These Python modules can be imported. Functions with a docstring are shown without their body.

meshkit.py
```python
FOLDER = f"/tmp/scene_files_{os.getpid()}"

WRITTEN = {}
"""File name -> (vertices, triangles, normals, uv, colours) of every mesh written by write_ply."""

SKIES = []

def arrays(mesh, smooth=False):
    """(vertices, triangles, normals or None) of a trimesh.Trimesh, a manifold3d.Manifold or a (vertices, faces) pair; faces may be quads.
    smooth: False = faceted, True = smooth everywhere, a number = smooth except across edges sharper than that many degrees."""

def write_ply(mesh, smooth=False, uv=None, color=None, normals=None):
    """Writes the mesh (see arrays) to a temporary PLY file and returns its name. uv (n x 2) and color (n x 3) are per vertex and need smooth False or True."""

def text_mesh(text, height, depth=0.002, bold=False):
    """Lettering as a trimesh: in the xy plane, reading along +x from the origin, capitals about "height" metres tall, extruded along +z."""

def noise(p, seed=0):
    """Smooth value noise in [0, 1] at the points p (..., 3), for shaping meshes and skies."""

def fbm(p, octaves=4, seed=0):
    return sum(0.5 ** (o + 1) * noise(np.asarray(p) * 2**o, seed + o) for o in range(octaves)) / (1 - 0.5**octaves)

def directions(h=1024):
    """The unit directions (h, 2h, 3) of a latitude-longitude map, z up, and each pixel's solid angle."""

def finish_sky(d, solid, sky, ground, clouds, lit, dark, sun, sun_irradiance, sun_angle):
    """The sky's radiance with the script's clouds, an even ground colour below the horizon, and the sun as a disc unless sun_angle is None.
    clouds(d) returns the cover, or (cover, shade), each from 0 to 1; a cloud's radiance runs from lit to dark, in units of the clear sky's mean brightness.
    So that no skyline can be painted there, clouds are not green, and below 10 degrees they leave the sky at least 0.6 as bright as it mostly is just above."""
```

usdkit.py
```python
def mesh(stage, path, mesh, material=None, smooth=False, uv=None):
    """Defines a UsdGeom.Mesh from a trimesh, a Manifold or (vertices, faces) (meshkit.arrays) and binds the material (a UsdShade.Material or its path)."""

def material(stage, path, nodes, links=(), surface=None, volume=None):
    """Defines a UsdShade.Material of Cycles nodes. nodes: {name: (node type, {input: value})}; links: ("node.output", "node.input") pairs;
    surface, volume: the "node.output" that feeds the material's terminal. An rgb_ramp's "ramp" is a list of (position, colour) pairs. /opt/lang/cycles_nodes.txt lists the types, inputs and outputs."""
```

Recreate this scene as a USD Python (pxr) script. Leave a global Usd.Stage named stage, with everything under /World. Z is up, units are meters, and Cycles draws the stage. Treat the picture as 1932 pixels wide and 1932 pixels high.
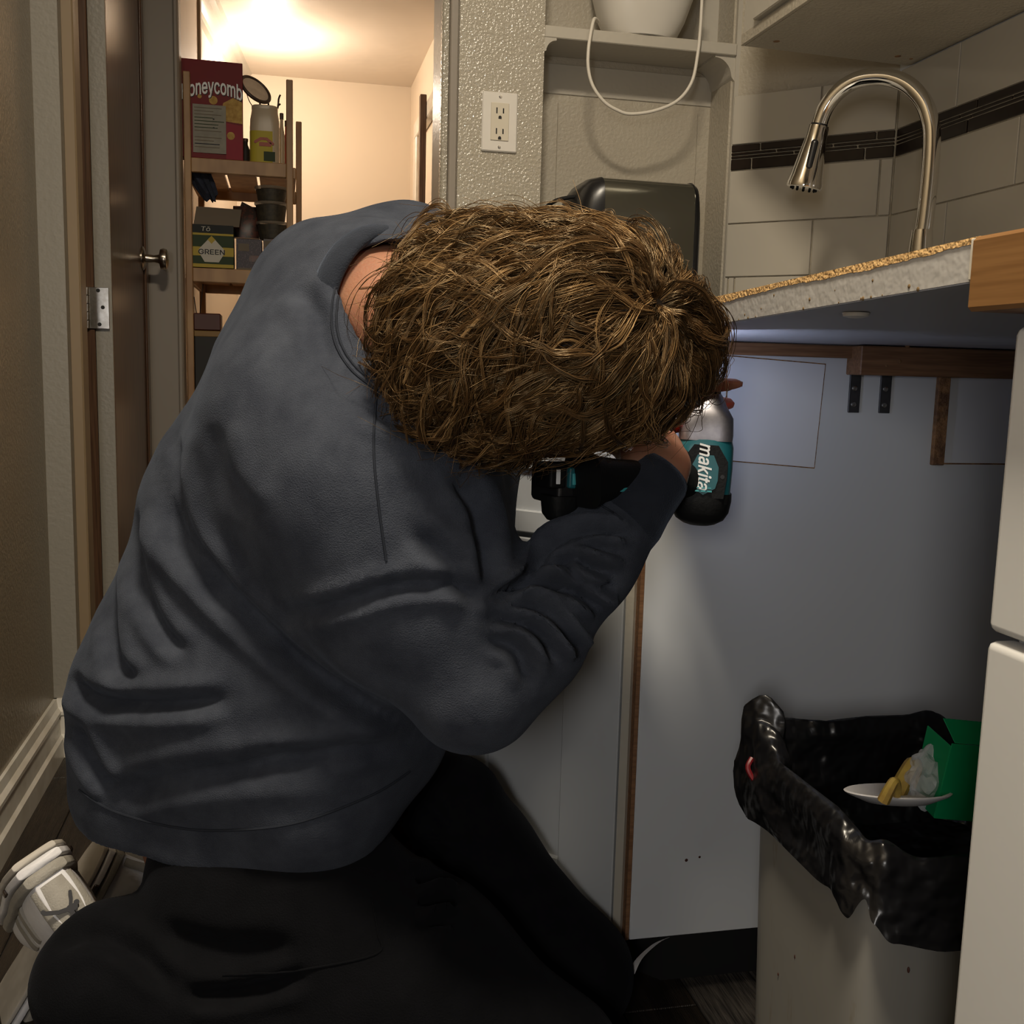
import math, numpy as np, trimesh, manifold3d as m3, usdkit, meshkit
from pxr import Usd, UsdGeom, UsdLux, UsdShade, Gf, Sdf, Vt
from shapely.geometry import Polygon, LineString, Point, box as sbox
from shapely.ops import unary_union
from scipy.spatial import cKDTree
from scipy import sparse

stage = Usd.Stage.CreateInMemory()
UsdGeom.SetStageUpAxis(stage, "Z"); UsdGeom.SetStageMetersPerUnit(stage, 1.0)
UsdGeom.Xform.Define(stage, "/World"); UsdGeom.Scope.Define(stage, "/World/Looks")
W, C, FPX, H = 1932, 966.0, 1960.0, 0.82            # image size, centre, focal length in px, camera height

# ------------------------------------------------------------------ camera
def _axes():
    dn = np.array([588 - C, 15300 - C, FPX]); dn /= np.linalg.norm(dn)
    a = np.array([535 - C, 686 - C, FPX]); a -= dn * (a @ dn); a /= np.linalg.norm(a)
    return np.stack([np.cross(dn, a), a, -dn])       # rows: world x (right), y (along the room), z in camera axes
R = _axes()
cam = UsdGeom.Camera.Define(stage, "/World/camera")
cam.CreateHorizontalApertureAttr(36.0); cam.CreateVerticalApertureAttr(36.0)
cam.CreateFocalLengthAttr(36.0 * FPX / W); cam.CreateClippingRangeAttr((0.02, 100.0))
cx, cy, cz = R[:, 0], R[:, 1], R[:, 2]
mat4 = np.eye(4); mat4[0, :3], mat4[1, :3], mat4[2, :3], mat4[3, :3] = cx, -cy, -cz, (0, 0, H)
cam.AddTransformOp().Set(Gf.Matrix4d(mat4.tolist()))
cam.CreateExposureAttr(-0.20)

# ------------------------------------------------------------------ lights
def disk(path, pos, r, power, color, aim=(0, 0, -1)):
    l = UsdLux.DiskLight.Define(stage, path)
    l.CreateRadiusAttr(r); l.CreateIntensityAttr(power); l.CreateColorAttr(Gf.Vec3f(*color))
    a = np.array(aim, float); a /= np.linalg.norm(a)
    q = Gf.Rotation(Gf.Vec3d(0, 0, -1), Gf.Vec3d(*a.tolist())).GetQuat()
    l.AddTranslateOp().Set(Gf.Vec3d(*pos)); l.AddOrientOp(UsdGeom.XformOp.PrecisionDouble).Set(Gf.Quatd(q))
    return l
def bulb(path, pos, r, power, color):
    l = UsdLux.SphereLight.Define(stage, path)
    l.CreateRadiusAttr(r); l.CreateIntensityAttr(power); l.CreateColorAttr(Gf.Vec3f(*color))
    l.AddTranslateOp().Set(Gf.Vec3d(*pos)); return l
KITCHEN_LAMP = (0.04, 0.38, 2.30)
disk("/World/kitchen_light", KITCHEN_LAMP, 0.15, 195.0, (1.0, 0.87, 0.68))
disk("/World/rear_light", (-0.44, -0.64, 1.00), 0.18, 38.0, (1.0, 0.96, 0.92), (0.75, 1, -0.15))
HALL_LAMP = (-0.05, 4.75, 1.98)
bulb("/World/hall_light", HALL_LAMP, 0.05, 165.0, (1.0, 0.83, 0.65))

def ray(px, py): return R @ np.array([px - C, py - C, FPX])
def onx(px, py, v): d = ray(px, py); return d * (v / d[0]) + [0, 0, H]
def ony(px, py, v): d = ray(px, py); return d * (v / d[1]) + [0, 0, H]
def onz(px, py, v): d = ray(px, py); return d * ((v - H) / d[2]) + [0, 0, H]
def onp(px, py, p0, n):
    d = ray(px, py); n = np.asarray(n, float); return d * (((np.asarray(p0, float) - [0, 0, H]) @ n) / (d @ n)) + [0, 0, H]
def proj(P):
    q = (np.asarray(P, float) - [0, 0, H]) @ R; return C + FPX * q[..., :2] / q[..., 2:3]

# ------------------------------------------------------------------ materials
M = {}
def mat(name, col, rough=.5, col2=None, scale=30., detail=2., bump=0., bscale=None, stretch=(1, 1, 1), lo=.35, hi=.65, **kw):
    """Principled surface whose colour runs between col and col2 with noise in object space, with fine noise relief."""
    n = {"tc": ("texture_coordinate", {}), "mp": ("mapping", {"scale": stretch}), "p": ("principled_bsdf", {"base_color": col, "roughness": rough, **kw})}
    L = [("tc.object", "mp.vector")]
    if col2 is not None:
        n["ns"] = ("noise_texture", {"scale": scale, "detail": detail, "roughness": .6})
        n["rp"] = ("rgb_ramp", {"ramp": [(0, col), (lo, col), (hi, col2), (1, col2)]})
        L += [("mp.vector", "ns.vector"), ("ns.fac", "rp.fac"), ("rp.color", "p.base_color")]
    if bump:
        n["nb"] = ("noise_texture", {"scale": bscale or scale * 4, "detail": 1.})
        n["bp"] = ("bump", {"strength": 1., "distance": bump})
        L += [("mp.vector", "nb.vector"), ("nb.fac", "bp.height"), ("bp.normal", "p.normal")]
    M[name] = usdkit.material(stage, f"/World/Looks/{name}", n, L, surface="p.BSDF"); return M[name]
def emit(name, col, strength):
    M[name] = usdkit.material(stage, f"/World/Looks/{name}", {"e": ("emission", {"color": col, "strength": strength})}, [], surface="e.emission"); return M[name]

mat("cream_paint", (0.402, 0.364, 0.293), .38, (0.370, 0.332, 0.267), 6., bump=.0012, bscale=160.)
mat("pillar_paint", (0.391, 0.357, 0.291), .20, (0.369, 0.335, 0.268), 5., bump=.0022, bscale=210., specular_ior_level=.6)
mat("trim_paint", (.45, .42, .36), .35, bump=.0004, bscale=120.)
mat("tan_paint", (.25, .18, .105), .45)
mat("casing_paint", (.27, .25, .21), .4, bump=.0006, bscale=120.)
mat("left_wall_paint", (.26, .215, .15), .32, (.235, .195, .135), 5., bump=.0012, bscale=130.)
mat("post_paint", (.27, .235, .195), .5)
mat("white_trim", (.72, .69, .62), .32, (.60, .56, .48), 14., bump=.0004, bscale=90.)
mat("hall_paint", (.72, .62, .50), .6)
mat("hall_ceiling_paint", (.70, .62, .53), .5, (.66, .58, .49), 2.5, bump=.002, bscale=14.)
mat("ceiling_paint", (.70, .67, .60), .7)
mat("panel_white", (.56, .585, .615), .42)
mat("panel_patch", (.64, .66, .70), .42)
mat("door_white", (.44, .46, .48), .28)
mat("drawer_white", (.60, .60, .585), .38)
mat("tile_glaze", (0.416, 0.385, 0.328), .18, bump=.0004, bscale=25.)
mat("tile_dark", (.014, .009, .0075), .22, (.018, .012, .010), 60., specular_ior_level=.25)
mat("grout", (.42, .37, .28), .8, (.30, .26, .19), 40.)
mat("counter_paint", (.46, .45, .43), .3, (.43, .42, .40), 30., bump=.0007, bscale=150., specular_ior_level=.6)
mat("counter_under", (.42, .43, .47), .45)
mat("raw_chip", (.72, .47, .20), .8, (.50, .30, .12), 260., bump=.002, bscale=300.)
mat("butcher_wood", (.25, .125, .042), .45, (.19, .09, .028), 7., stretch=(14, 1.2, 30))
mat("cleat_wood", (.24, .125, .06), .55, (.155, .075, .035), 9., stretch=(1.5, 30, 30))
mat("cut_wood", (.30, .16, .07), .75, (.12, .06, .03), 60., bump=.002)
mat("rack_wood", (.44, .27, .13), .5, (.32, .18, .085), 7., stretch=(3, 3, 1))
mat("dark_wood", (.125, .068, .040), .27, (.075, .040, .024), 6., stretch=(40, 40, 1.2), specular_ior_level=.5)
mat("floor_wood", (.026, .019, .013), .5, (.011, .008, .006), 7., stretch=(12, 1, 1), bump=.0015, bscale=40.)
mat("floor_grey", (.085, .074, .064), .55, (.025, .022, .020), 16., stretch=(14, 1, 1), bump=.002, bscale=30.)
mat("black_void", (.006, .006, .006), .7)
mat("chrome", (.80, .79, .77), .06, metallic=1.)
mat("steel_brushed", (.62, .60, .57), .28, (.45, .43, .40), 60., metallic=1.)
mat("steel_dark", (.075, .075, .078), .5, (.05, .05, .053), 60., metallic=.6)
mat("screw_steel", (.75, .73, .70), .2, metallic=1.)
mat("brass_dull", (.45, .40, .33), .22, metallic=1.)
mat("black_plastic", (.010, .010, .011), .3)
mat("black_rubber", (.006, .0065, .007), .55, bump=.0003, bscale=300., specular_ior_level=.2)
mat("white_plastic", (.66, .63, .57), .35)
mat("outlet_plate", (.66, .63, .58), .4)
mat("outlet_ivory", (.60, .55, .45), .35)
mat("cord_white", (.66, .62, .54), .45)
mat("smoke_steel", (.13, .125, .10), .12, (.10, .095, .075), 3., metallic=.7)
mat("teal_plastic", (.010, .105, .130), .38)
mat("teal_light", (.05, .33, .36), .35)
mat("aluminium", (.36, .35, .38), .42, (.30, .29, .32), 120., metallic=.8)
mat("print_white", (.82, .84, .85), .5)
mat("print_dark", (.015, .015, .02), .6)
mat("skin", (.36, .17, .10), .5, (.32, .14, .085), 25., subsurface_weight=.25, subsurface_scale=.004, bump=.0003, bscale=400.)
mat("knit_navy", (.056, .064, .083), .9, (.032, .037, .051), 26., detail=5., lo=.3, hi=.7, bump=.0007, bscale=800., specular_ior_level=.1, sheen_weight=.08, sheen_roughness=.4, sheen_tint=(.55, .65, .85))
mat("rib_navy", (.022, .026, .036), .9, (.016, .019, .027), 30., bump=.0006, bscale=600., sheen_weight=.25, sheen_tint=(.5, .6, .8), specular_ior_level=.12)
mat("seam_navy", (.024, .028, .038), .9, specular_ior_level=.12)
mat("trouser_black", (.0045, .0048, .0062), .9, (.0032, .0035, .0046), 30., bump=.0005, bscale=500., sheen_weight=.03, sheen_tint=(.5, .55, .7), specular_ior_level=.12)
mat("shoe_white", (.80, .80, .83), .45, (.73, .72, .74), 25., bump=.0004, bscale=200.)
mat("shoe_sock", (.70, .71, .73), .5)
mat("shoe_tan", (.36, .34, .30), .7, (.31, .29, .25), 40., bump=.0005, bscale=500.)
mat("shoe_sole", (.60, .56, .50), .6, (.50, .46, .40), 30.)
mat("bag_black", (.006, .006, .007), .28, bump=.007, bscale=55., specular_ior_level=.5)
mat("bin_white", (.33, .32, .30), .42, (.37, .36, .33), 5.)
mat("carton_green", (.004, .21, .075), .5, specular_ior_level=.15)
mat("paper_white", (.66, .65, .66), .7)
mat("paper_grey", (.34, .33, .28), .8, (.29, .28, .24), 30., specular_ior_level=.15)
mat("peel_yellow", (.42, .30, .05), .6, (.28, .17, .04), 60.)
mat("clear_film", (.55, .57, .60), .2, alpha=.45)
mat("red_plastic", (.17, .008, .012), .4)
mat("cereal_red", (.17, .010, .014), .45, specular_ior_level=.15)
mat("cereal_bright", (.27, .015, .03), .45, specular_ior_level=.15)
mat("cereal_gold", (.55, .36, .10), .5, (.38, .22, .05), 60., specular_ior_level=.15)
mat("honey_yellow", (.50, .42, .05), .45, specular_ior_level=.15)
mat("jar_cream", (.50, .42, .30), .35)
mat("jar_red", (.35, .06, .03), .5)
mat("tea_green", (.035, .055, .025), .5, specular_ior_level=.15)
mat("tea_yellow", (.45, .34, .06), .5, specular_ior_level=.15)
mat("tea_black", (.014, .016, .015), .45, specular_ior_level=.15)
mat("tea_white", (.55, .53, .47), .6, specular_ior_level=.15)
mat("carton_brown", (.17, .14, .105), .8)
mat("pouch_dark", (.035, .022, .018), .4, (.09, .03, .02), 60., lo=.45, hi=.55)
mat("box_purple", (.035, .026, .038), .5, (.11, .08, .10), 220., lo=.55, hi=.62)
mat("tub_plastic", (.20, .17, .13), .15, alpha=.75)
mat("tub_food", (.028, .024, .018), .6, (.06, .05, .03), 70.)
mat("cloth_navy", (.012, .015, .025), .9, (.022, .028, .05), 60.)
mat("basket_dark", (.012, .010, .008), .6)
mat("tin_red", (.07, .018, .012), .5)
mat("tin_yellow", (.22, .12, .02), .5)
mat("dial_face", (.80, .70, .56), .5, (.66, .56, .44), 30.)
mat("dial_rim", (.06, .04, .03), .4)
mat("stain_brown", (.16, .10, .04), .8)
mat("speck_red", (.05, .014, .009), .6)
mat("sheet_white", (.5, .5, .5), .6)
emit("led_white", (.66, .74, 1.0), 900.)
emit("hall_glow", (1.0, .80, .55), 30.)
emit("lamp_glow", (1.0, .86, .68), 6.)
# the white bin panel carries long brown drips; the tall panels a few knocks
usdkit_bin = {"tc": ("texture_coordinate", {}), "mp": ("mapping", {"scale": (9, 9, 2.2)}), "ns": ("noise_texture", {"scale": 2.6, "detail": 5., "roughness": .65}),
              "rp": ("rgb_ramp", {"ramp": [(0, (.24, .235, .215)), (.58, (.23, .222, .20)), (.68, (.185, .155, .11)), (.78, (.17, .12, .07)), (1, (.13, .09, .045))]}), "p": ("principled_bsdf", {"roughness": .4})}
M["bin_stained"] = usdkit.material(stage, "/World/Looks/bin_stained", usdkit_bin, [("tc.object", "mp.vector"), ("mp.vector", "ns.vector"), ("ns.fac", "rp.fac"), ("rp.color", "p.base_color")], surface="p.BSDF")
def hair(name, dark, gold):
    n = {"i": ("hair_info", {}), "r": ("rgb_ramp", {"ramp": [(0, dark), (1, gold)]}), "p": ("principled_bsdf", {"roughness": .32, "specular_ior_level": 1., "specular_tint": (1., .74, .42)})}
    M[name] = usdkit.material(stage, f"/World/Looks/{name}", n, [("i.intercept", "r.fac"), ("r.color", "p.base_color")], surface="p.BSDF")
hair("hair_dark", (.026, .0135, .0052), (.115, .063, .024)); hair("hair_brown", (.088, .045, .0165), (.33, .185, .070)); hair("hair_gold", (.30, .18, .074), (.72, .48, .22))
mat("hair_under", (.030, .019, .011), .7, (.015, .009, .006), 80., bump=.003, bscale=120.)

# ------------------------------------------------------------------ scene tree helpers
used = {}
def numbered(parent, name):
    k = (parent, name); n = used.get(k, -1) + 1; used[k] = n
    return name if n == 0 else f"{name}_{n:03d}"
def tag(prim, label=None, cat=None, group=None, kind=None):
    for k, v in (("label", label), ("category", cat), ("group", group), ("kind", kind)):
        if v: prim.SetCustomDataByKey(k, v)
class Thing:
    def __init__(s, name, base=(0, 0, 0), label=None, cat=None, group=None, kind=None):
        s.path = "/World/" + numbered("/World", name); s.base = np.asarray(base, float)
        x = UsdGeom.Xform.Define(stage, s.path); x.AddTranslateOp().Set(Gf.Vec3d(*s.base.tolist())); s.prim = x.GetPrim()
        tag(s.prim, label, cat, group, kind)
    def part(s, name, mesh, m, under=None, smooth=35, label=None, kind=None):
        up = under or s.path; p = up + "/" + numbered(up, name)
        v, f, n = meshkit.arrays(mesh, smooth)
        usdkit.mesh(stage, p, (v - s.base, f), M[m] if isinstance(m, str) else m, smooth=False)
        if n is not None:
            g = UsdGeom.Mesh.Get(stage, p); g.CreateNormalsAttr(Vt.Vec3fArray.FromNumpy(n.astype(np.float32))); g.SetNormalsInterpolation("vertex")
        tag(stage.GetPrimAtPath(p), label, None, None, kind); return p
def solo(name, mesh, m, label=None, cat=None, group=None, kind=None, smooth=35):
    p = "/World/" + numbered("/World", name)
    v, f, n = meshkit.arrays(mesh, smooth); base = np.array([*(v.min(0)[:2] + v.max(0)[:2]) / 2, v[:, 2].min()])
    g = usdkit.mesh(stage, p, (v - base, f), M[m] if isinstance(m, str) else m, smooth=False)
    if n is not None:
        g.CreateNormalsAttr(Vt.Vec3fArray.FromNumpy(n.astype(np.float32))); g.SetNormalsInterpolation("vertex")
    UsdGeom.Xformable(g).AddTranslateOp().Set(Gf.Vec3d(*base.tolist())); tag(g.GetPrim(), label, cat, group, kind); return p

# ------------------------------------------------------------------ shape helpers
def cat(*ms): return trimesh.util.concatenate([m for m in ms])
def tm(man):
    m = man.to_mesh(); return trimesh.Trimesh(m.vert_properties[:, :3], m.tri_verts, process=False)
def bx(x0, x1, y0, y1, z0, z1, r=0.):
    lo, hi = np.minimum([x0, y0, z0], [x1, y1, z1]), np.maximum([x0, y0, z0], [x1, y1, z1])
    if not r: 
        m = trimesh.creation.box(hi - lo); m.apply_translation((lo + hi) / 2); return m
    r = min(r, *(hi - lo) * .49)
    pts = [(lo[0] + r if i else hi[0] - r, lo[1] + r if j else hi[1] - r, lo[2] + r if k else hi[2] - r) for i in (0, 1) for j in (0, 1) for k in (0, 1)]
    s = m3.Manifold.sphere(r, 12); return tm(m3.Manifold.batch_hull([s.translate(p) for p in pts]))
def frame_m(o, u, v, w):
    T = np.eye(4); T[:3, 0], T[:3, 1], T[:3, 2], T[:3, 3] = u, v, w, o; return T
def fbs(p): return meshkit.fbm(p) * 2 - 1      # signed
def unit(a): a = np.asarray(a, float); return a / np.linalg.norm(a)
def obox(o, u, v, w, a, b, c, r=0.):
    """Box spanning a, b, c = (lo, hi) along the unit axes u, v, w from o."""
    m = bx(*a, *b, *c, r); m.apply_transform(frame_m(o, u, v, w))
    if np.linalg.det(np.stack([u, v, w])) < 0: m.invert()
    return m
def tube(P, r, n=12, closed=False, cap=True):
    P = np.asarray(P, float); N = len(P); r = np.broadcast_to(r, (N,)).astype(float)
    t = (np.roll(P, -1, 0) - np.roll(P, 1, 0)) if closed else np.gradient(P, axis=0)
    t /= np.linalg.norm(t, axis=1, keepdims=True) + 1e-12
    a = np.cross(t[0], [0, 0, 1.]) if abs(t[0][2]) < .9 else np.cross(t[0], [1., 0, 0]); A = []
    for k in range(N):
        a = a - t[k] * (a @ t[k]); a /= np.linalg.norm(a); A.append(a)
    A = np.array(A); B = np.cross(t, A); g = np.arange(n) * 2 * np.pi / n
    V = P[:, None] + r[:, None, None] * (np.cos(g)[None, :, None] * A[:, None] + np.sin(g)[None, :, None] * B[:, None])
    return ringmesh(V, closed, cap)
def ringmesh(V, closed=False, cap=True):
    """Rings (N, n, 3) joined into a skin."""
    N, n = V.shape[:2]; F = []
    j = np.arange(n); j2 = (j + 1) % n
    for i in range(N if closed else N - 1):
        a, b = i * n, ((i + 1) % N) * n
        F += [np.stack([a + j, a + j2, b + j2], 1), np.stack([a + j, b + j2, b + j], 1)]
    v = V.reshape(-1, 3)
    if cap and not closed:
        v = np.vstack([v, V[0].mean(0), V[-1].mean(0)]); c0, c1 = N * n, N * n + 1
        F += [np.stack([np.full(n, c0), j2, j], 1), np.stack([np.full(n, c1), (N - 1) * n + j, (N - 1) * n + j2], 1)]
    return fix(trimesh.Trimesh(v, np.vstack(F), process=False))
def fix(m):
    if m.is_watertight and m.volume < 0: m.invert()
    return m
def lathe(prof, o=(0, 0, 0), axis=(0, 0, 1), n=32):
    """prof: (radius, height) pairs."""
    ax = unit(axis); u = unit(np.cross(ax, [0, 1, 0] if abs(ax[1]) < .9 else [1, 0, 0])); v = np.cross(ax, u)
    g = np.arange(n) * 2 * np.pi / n; p = np.asarray(prof, float)
    V = np.asarray(o) + p[:, 1][:, None, None] * ax + p[:, 0][:, None, None] * (np.cos(g)[None, :, None] * u + np.sin(g)[None, :, None] * v)
    return ringmesh(V)
def loft(secs, o, u, v, w, n=40):
    """Superellipse sections (along, centre_v, centre_w, half_v, half_w, power) along axis u."""
    g = np.arange(n) * 2 * np.pi / n; V = []
    for (a, cv, cw, hv, hw, e) in secs:
        c, s = np.cos(g), np.sin(g)
        pv, pw = np.sign(c) * np.abs(c) ** (2 / e) * hv + cv, np.sign(s) * np.abs(s) ** (2 / e) * hw + cw
        V.append(np.asarray(o) + a * u + pv[:, None] * v + pw[:, None] * w)
    return ringmesh(np.array(V))
def prism(poly, z0, z1):
    m = trimesh.creation.extrude_polygon(poly, z1 - z0, engine="earcut"); m.apply_translation([0, 0, z0]); return m
def plate(poly, o, u, v, w, t0, t1):
    m = prism(poly, t0, t1); m.apply_transform(frame_m(o, u, v, w))
    if np.linalg.det(np.stack([u, v, w])) < 0: m.invert()
    return m
def text(s, h, o, u, v, w, depth=.0006, bold=False, shear=0., squeeze=1., centre=True, off=0.):
    m = meshkit.text_mesh(s, h, depth, bold); V = m.vertices
    if centre: V = V - [(V[:, 0].min() + V[:, 0].max()) / 2, h / 2, 0]
    V = V * [squeeze, 1, 1]; V[:, 0] += V[:, 1] * shear; V[:, 2] += off
    m.vertices = V; m.apply_transform(frame_m(o, u, v, w))
    if np.linalg.det(np.stack([u, v, w])) < 0: m.invert()
    return m
def sphere(c, r, n=2, s=(1, 1, 1)):
    m = trimesh.creation.icosphere(n, 1.0); m.vertices = m.vertices * np.asarray(s) * r + c; return m
def spline(P, n):
    P = np.asarray(P, float); k = len(P); t = np.linspace(0, k - 1, n); i = np.clip(t.astype(int), 0, k - 2); f = (t - i)[:, None]
    p0, p1, p2, p3 = P[np.maximum(i - 1, 0)], P[i], P[i + 1], P[np.minimum(i + 2, k - 1)]
    return .5 * (2 * p1 + (p2 - p0) * f + (2 * p0 - 5 * p1 + 4 * p2 - p3) * f ** 2 + (3 * p1 - p0 - 3 * p2 + p3) * f ** 3)
X, Y, Z = np.eye(3)

def smooth_mesh(m, n):
    e = m.edges_unique; N = len(m.vertices); A = sparse.coo_matrix((np.ones(2 * len(e)), (np.r_[e[:, 0], e[:, 1]], np.r_[e[:, 1], e[:, 0]])), (N, N)).tocsr()
    d = np.asarray(A.sum(1)).ravel()[:, None]; V = np.array(m.vertices)
    for k in range(2 * n): V = V + (.5 if k % 2 == 0 else -.52) * ((A @ V) / d - V)
    m.vertices = V; return m
class Field:
    """A distance field on a grid: tapered bones and ellipsoids melted together, then skinned."""
    def __init__(s, lo, hi, h):
        s.lo, s.h = np.asarray(lo, float), h; s.n = np.ceil((np.asarray(hi) - s.lo) / h).astype(int) + 1
        s.F = np.full(s.n, .5, np.float32); s.ax = [s.lo[i] + h * np.arange(s.n[i]) for i in range(3)]
    def _box(s, lo, hi, pad):
        a = np.clip(((np.asarray(lo) - pad - s.lo) / s.h).astype(int), 0, s.n); b = np.clip(((np.asarray(hi) + pad - s.lo) / s.h).astype(int) + 2, 0, s.n)
        sl = tuple(slice(a[i], b[i]) for i in range(3)); g = np.meshgrid(*(s.ax[i][sl[i]] for i in range(3)), indexing="ij")
        return sl, np.stack(g, -1)
    def _mix(s, sl, d, k, sub):
        f = s.F[sl]
        if sub: d2 = -d; hh = np.clip(.5 - .5 * (f - d2) / max(k, 1e-6), 0, 1); s.F[sl] = f + (d2 - f) * hh + k * hh * (1 - hh)
        else: hh = np.clip(.5 + .5 * (f - d) / max(k, 1e-6), 0, 1); s.F[sl] = f + (d - f) * hh - k * hh * (1 - hh)
    def bone(s, a, b, ra, rb, k=.02, sub=False, squash=None):
        a, b = np.asarray(a, float), np.asarray(b, float); rm = max(ra, rb)
        wide = rm if squash is None else rm / squash[1]
        sl, P = s._box(np.minimum(a, b) - wide, np.maximum(a, b) + wide, .03 + k)
        if squash is not None:
            u, q = unit(squash[0]), squash[1]
            P = P - (1 - q) * ((P - a) @ u)[..., None] * u; b = b - (1 - q) * ((b - a) @ u) * u
        ab = b - a; t = np.clip(((P - a) @ ab) / max(ab @ ab, 1e-9), 0, 1)
        d = np.linalg.norm(P - a - t[..., None] * ab, axis=-1) - (ra + t * (rb - ra)); s._mix(sl, d.astype(np.float32), k, sub)
    def chain(s, pts, k=.02, **kw):
        for (a, ra), (b, rb) in zip(pts[:-1], pts[1:]): s.bone(a, b, ra, rb, k, **kw)
    def ell(s, c, r, axes=np.eye(3), k=.02, sub=False):
        c, r = np.asarray(c, float), np.asarray(r, float); sl, P = s._box(c - r.max(), c + r.max(), .03 + k)
        q = (P - c) @ np.asarray(axes).T; k0 = np.linalg.norm(q / r, axis=-1); k1 = np.linalg.norm(q / r ** 2, axis=-1) + 1e-9
        s._mix(sl, (k0 * (k0 - 1) / k1).astype(np.float32), k, sub)
    def cut(s, p, n, k=.004):
        n = unit(n); P = np.stack(np.meshgrid(*s.ax, indexing="ij"), -1); d = ((P - p) @ n).astype(np.float32); s.F = np.maximum(s.F, d)
    def mesh(s, relax=4):
        F, n = s.F.copy(), s.n
        for i in range(3):
            sl = [slice(None)] * 3
            for e in (0, -1): sl[i] = e; F[tuple(sl)] = np.maximum(F[tuple(sl)], s.h * .5); sl[i] = slice(None)
        sgn = F < 0; acc = np.zeros(tuple(n - 1) + (3,), np.float32); cnt = np.zeros(tuple(n - 1), np.float32)
        for ax in range(3):
            o = [i for i in range(3) if i != ax]
            for da in (0, 1):
                for db in (0, 1):
                    s0, s1 = [None] * 3, [None] * 3
                    for i, dd in zip(o, (da, db)): s0[i] = s1[i] = slice(dd, n[i] - 1 + dd)
                    s0[ax], s1[ax] = slice(0, n[ax] - 1), slice(1, n[ax])
                    a, b = F[tuple(s0)], F[tuple(s1)]; x = (a < 0) != (b < 0); t = np.where(x, a / np.where(x, a - b, 1), 0)
                    off = np.zeros(x.shape + (3,), np.float32); off[..., ax] = t; off[..., o[0]], off[..., o[1]] = da, db
                    acc += off * x[..., None]; cnt += x
        act = cnt > 0; idx = np.full(act.shape, -1); idx[act] = np.arange(act.sum()); I = np.argwhere(act)
        V = s.lo + s.h * (I + acc[act] / cnt[act][:, None]); Q = []
        for ax in range(3):
            o = [(ax + 1) % 3, (ax + 2) % 3]; s0, s1 = [slice(1, n[i] - 1) for i in range(3)], [slice(1, n[i] - 1) for i in range(3)]
            s0[ax], s1[ax] = slice(0, n[ax] - 1), slice(1, n[ax]); a, b = sgn[tuple(s0)], sgn[tuple(s1)]
            for flip in (False, True):
                E = np.argwhere((a & ~b) if not flip else (~a & b))
                if not len(E): continue
                base = E.copy(); base[:, o[0]] += 1; base[:, o[1]] += 1; q = []
                for da, db in ((0, 0), (1, 0), (1, 1), (0, 1)):
                    c = base.copy(); c[:, o[0]] -= da; c[:, o[1]] -= db; q.append(idx[c[:, 0], c[:, 1], c[:, 2]])
                q = np.stack(q, 1); Q.append(q[:, ::-1] if flip else q)
        Q = np.vstack(Q); m = trimesh.Trimesh(V, np.vstack([Q[:, [0, 1, 2]], Q[:, [0, 2, 3]]]), process=False)
        if m.volume < 0: m.invert()
        return smooth_mesh(m, relax)
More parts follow.
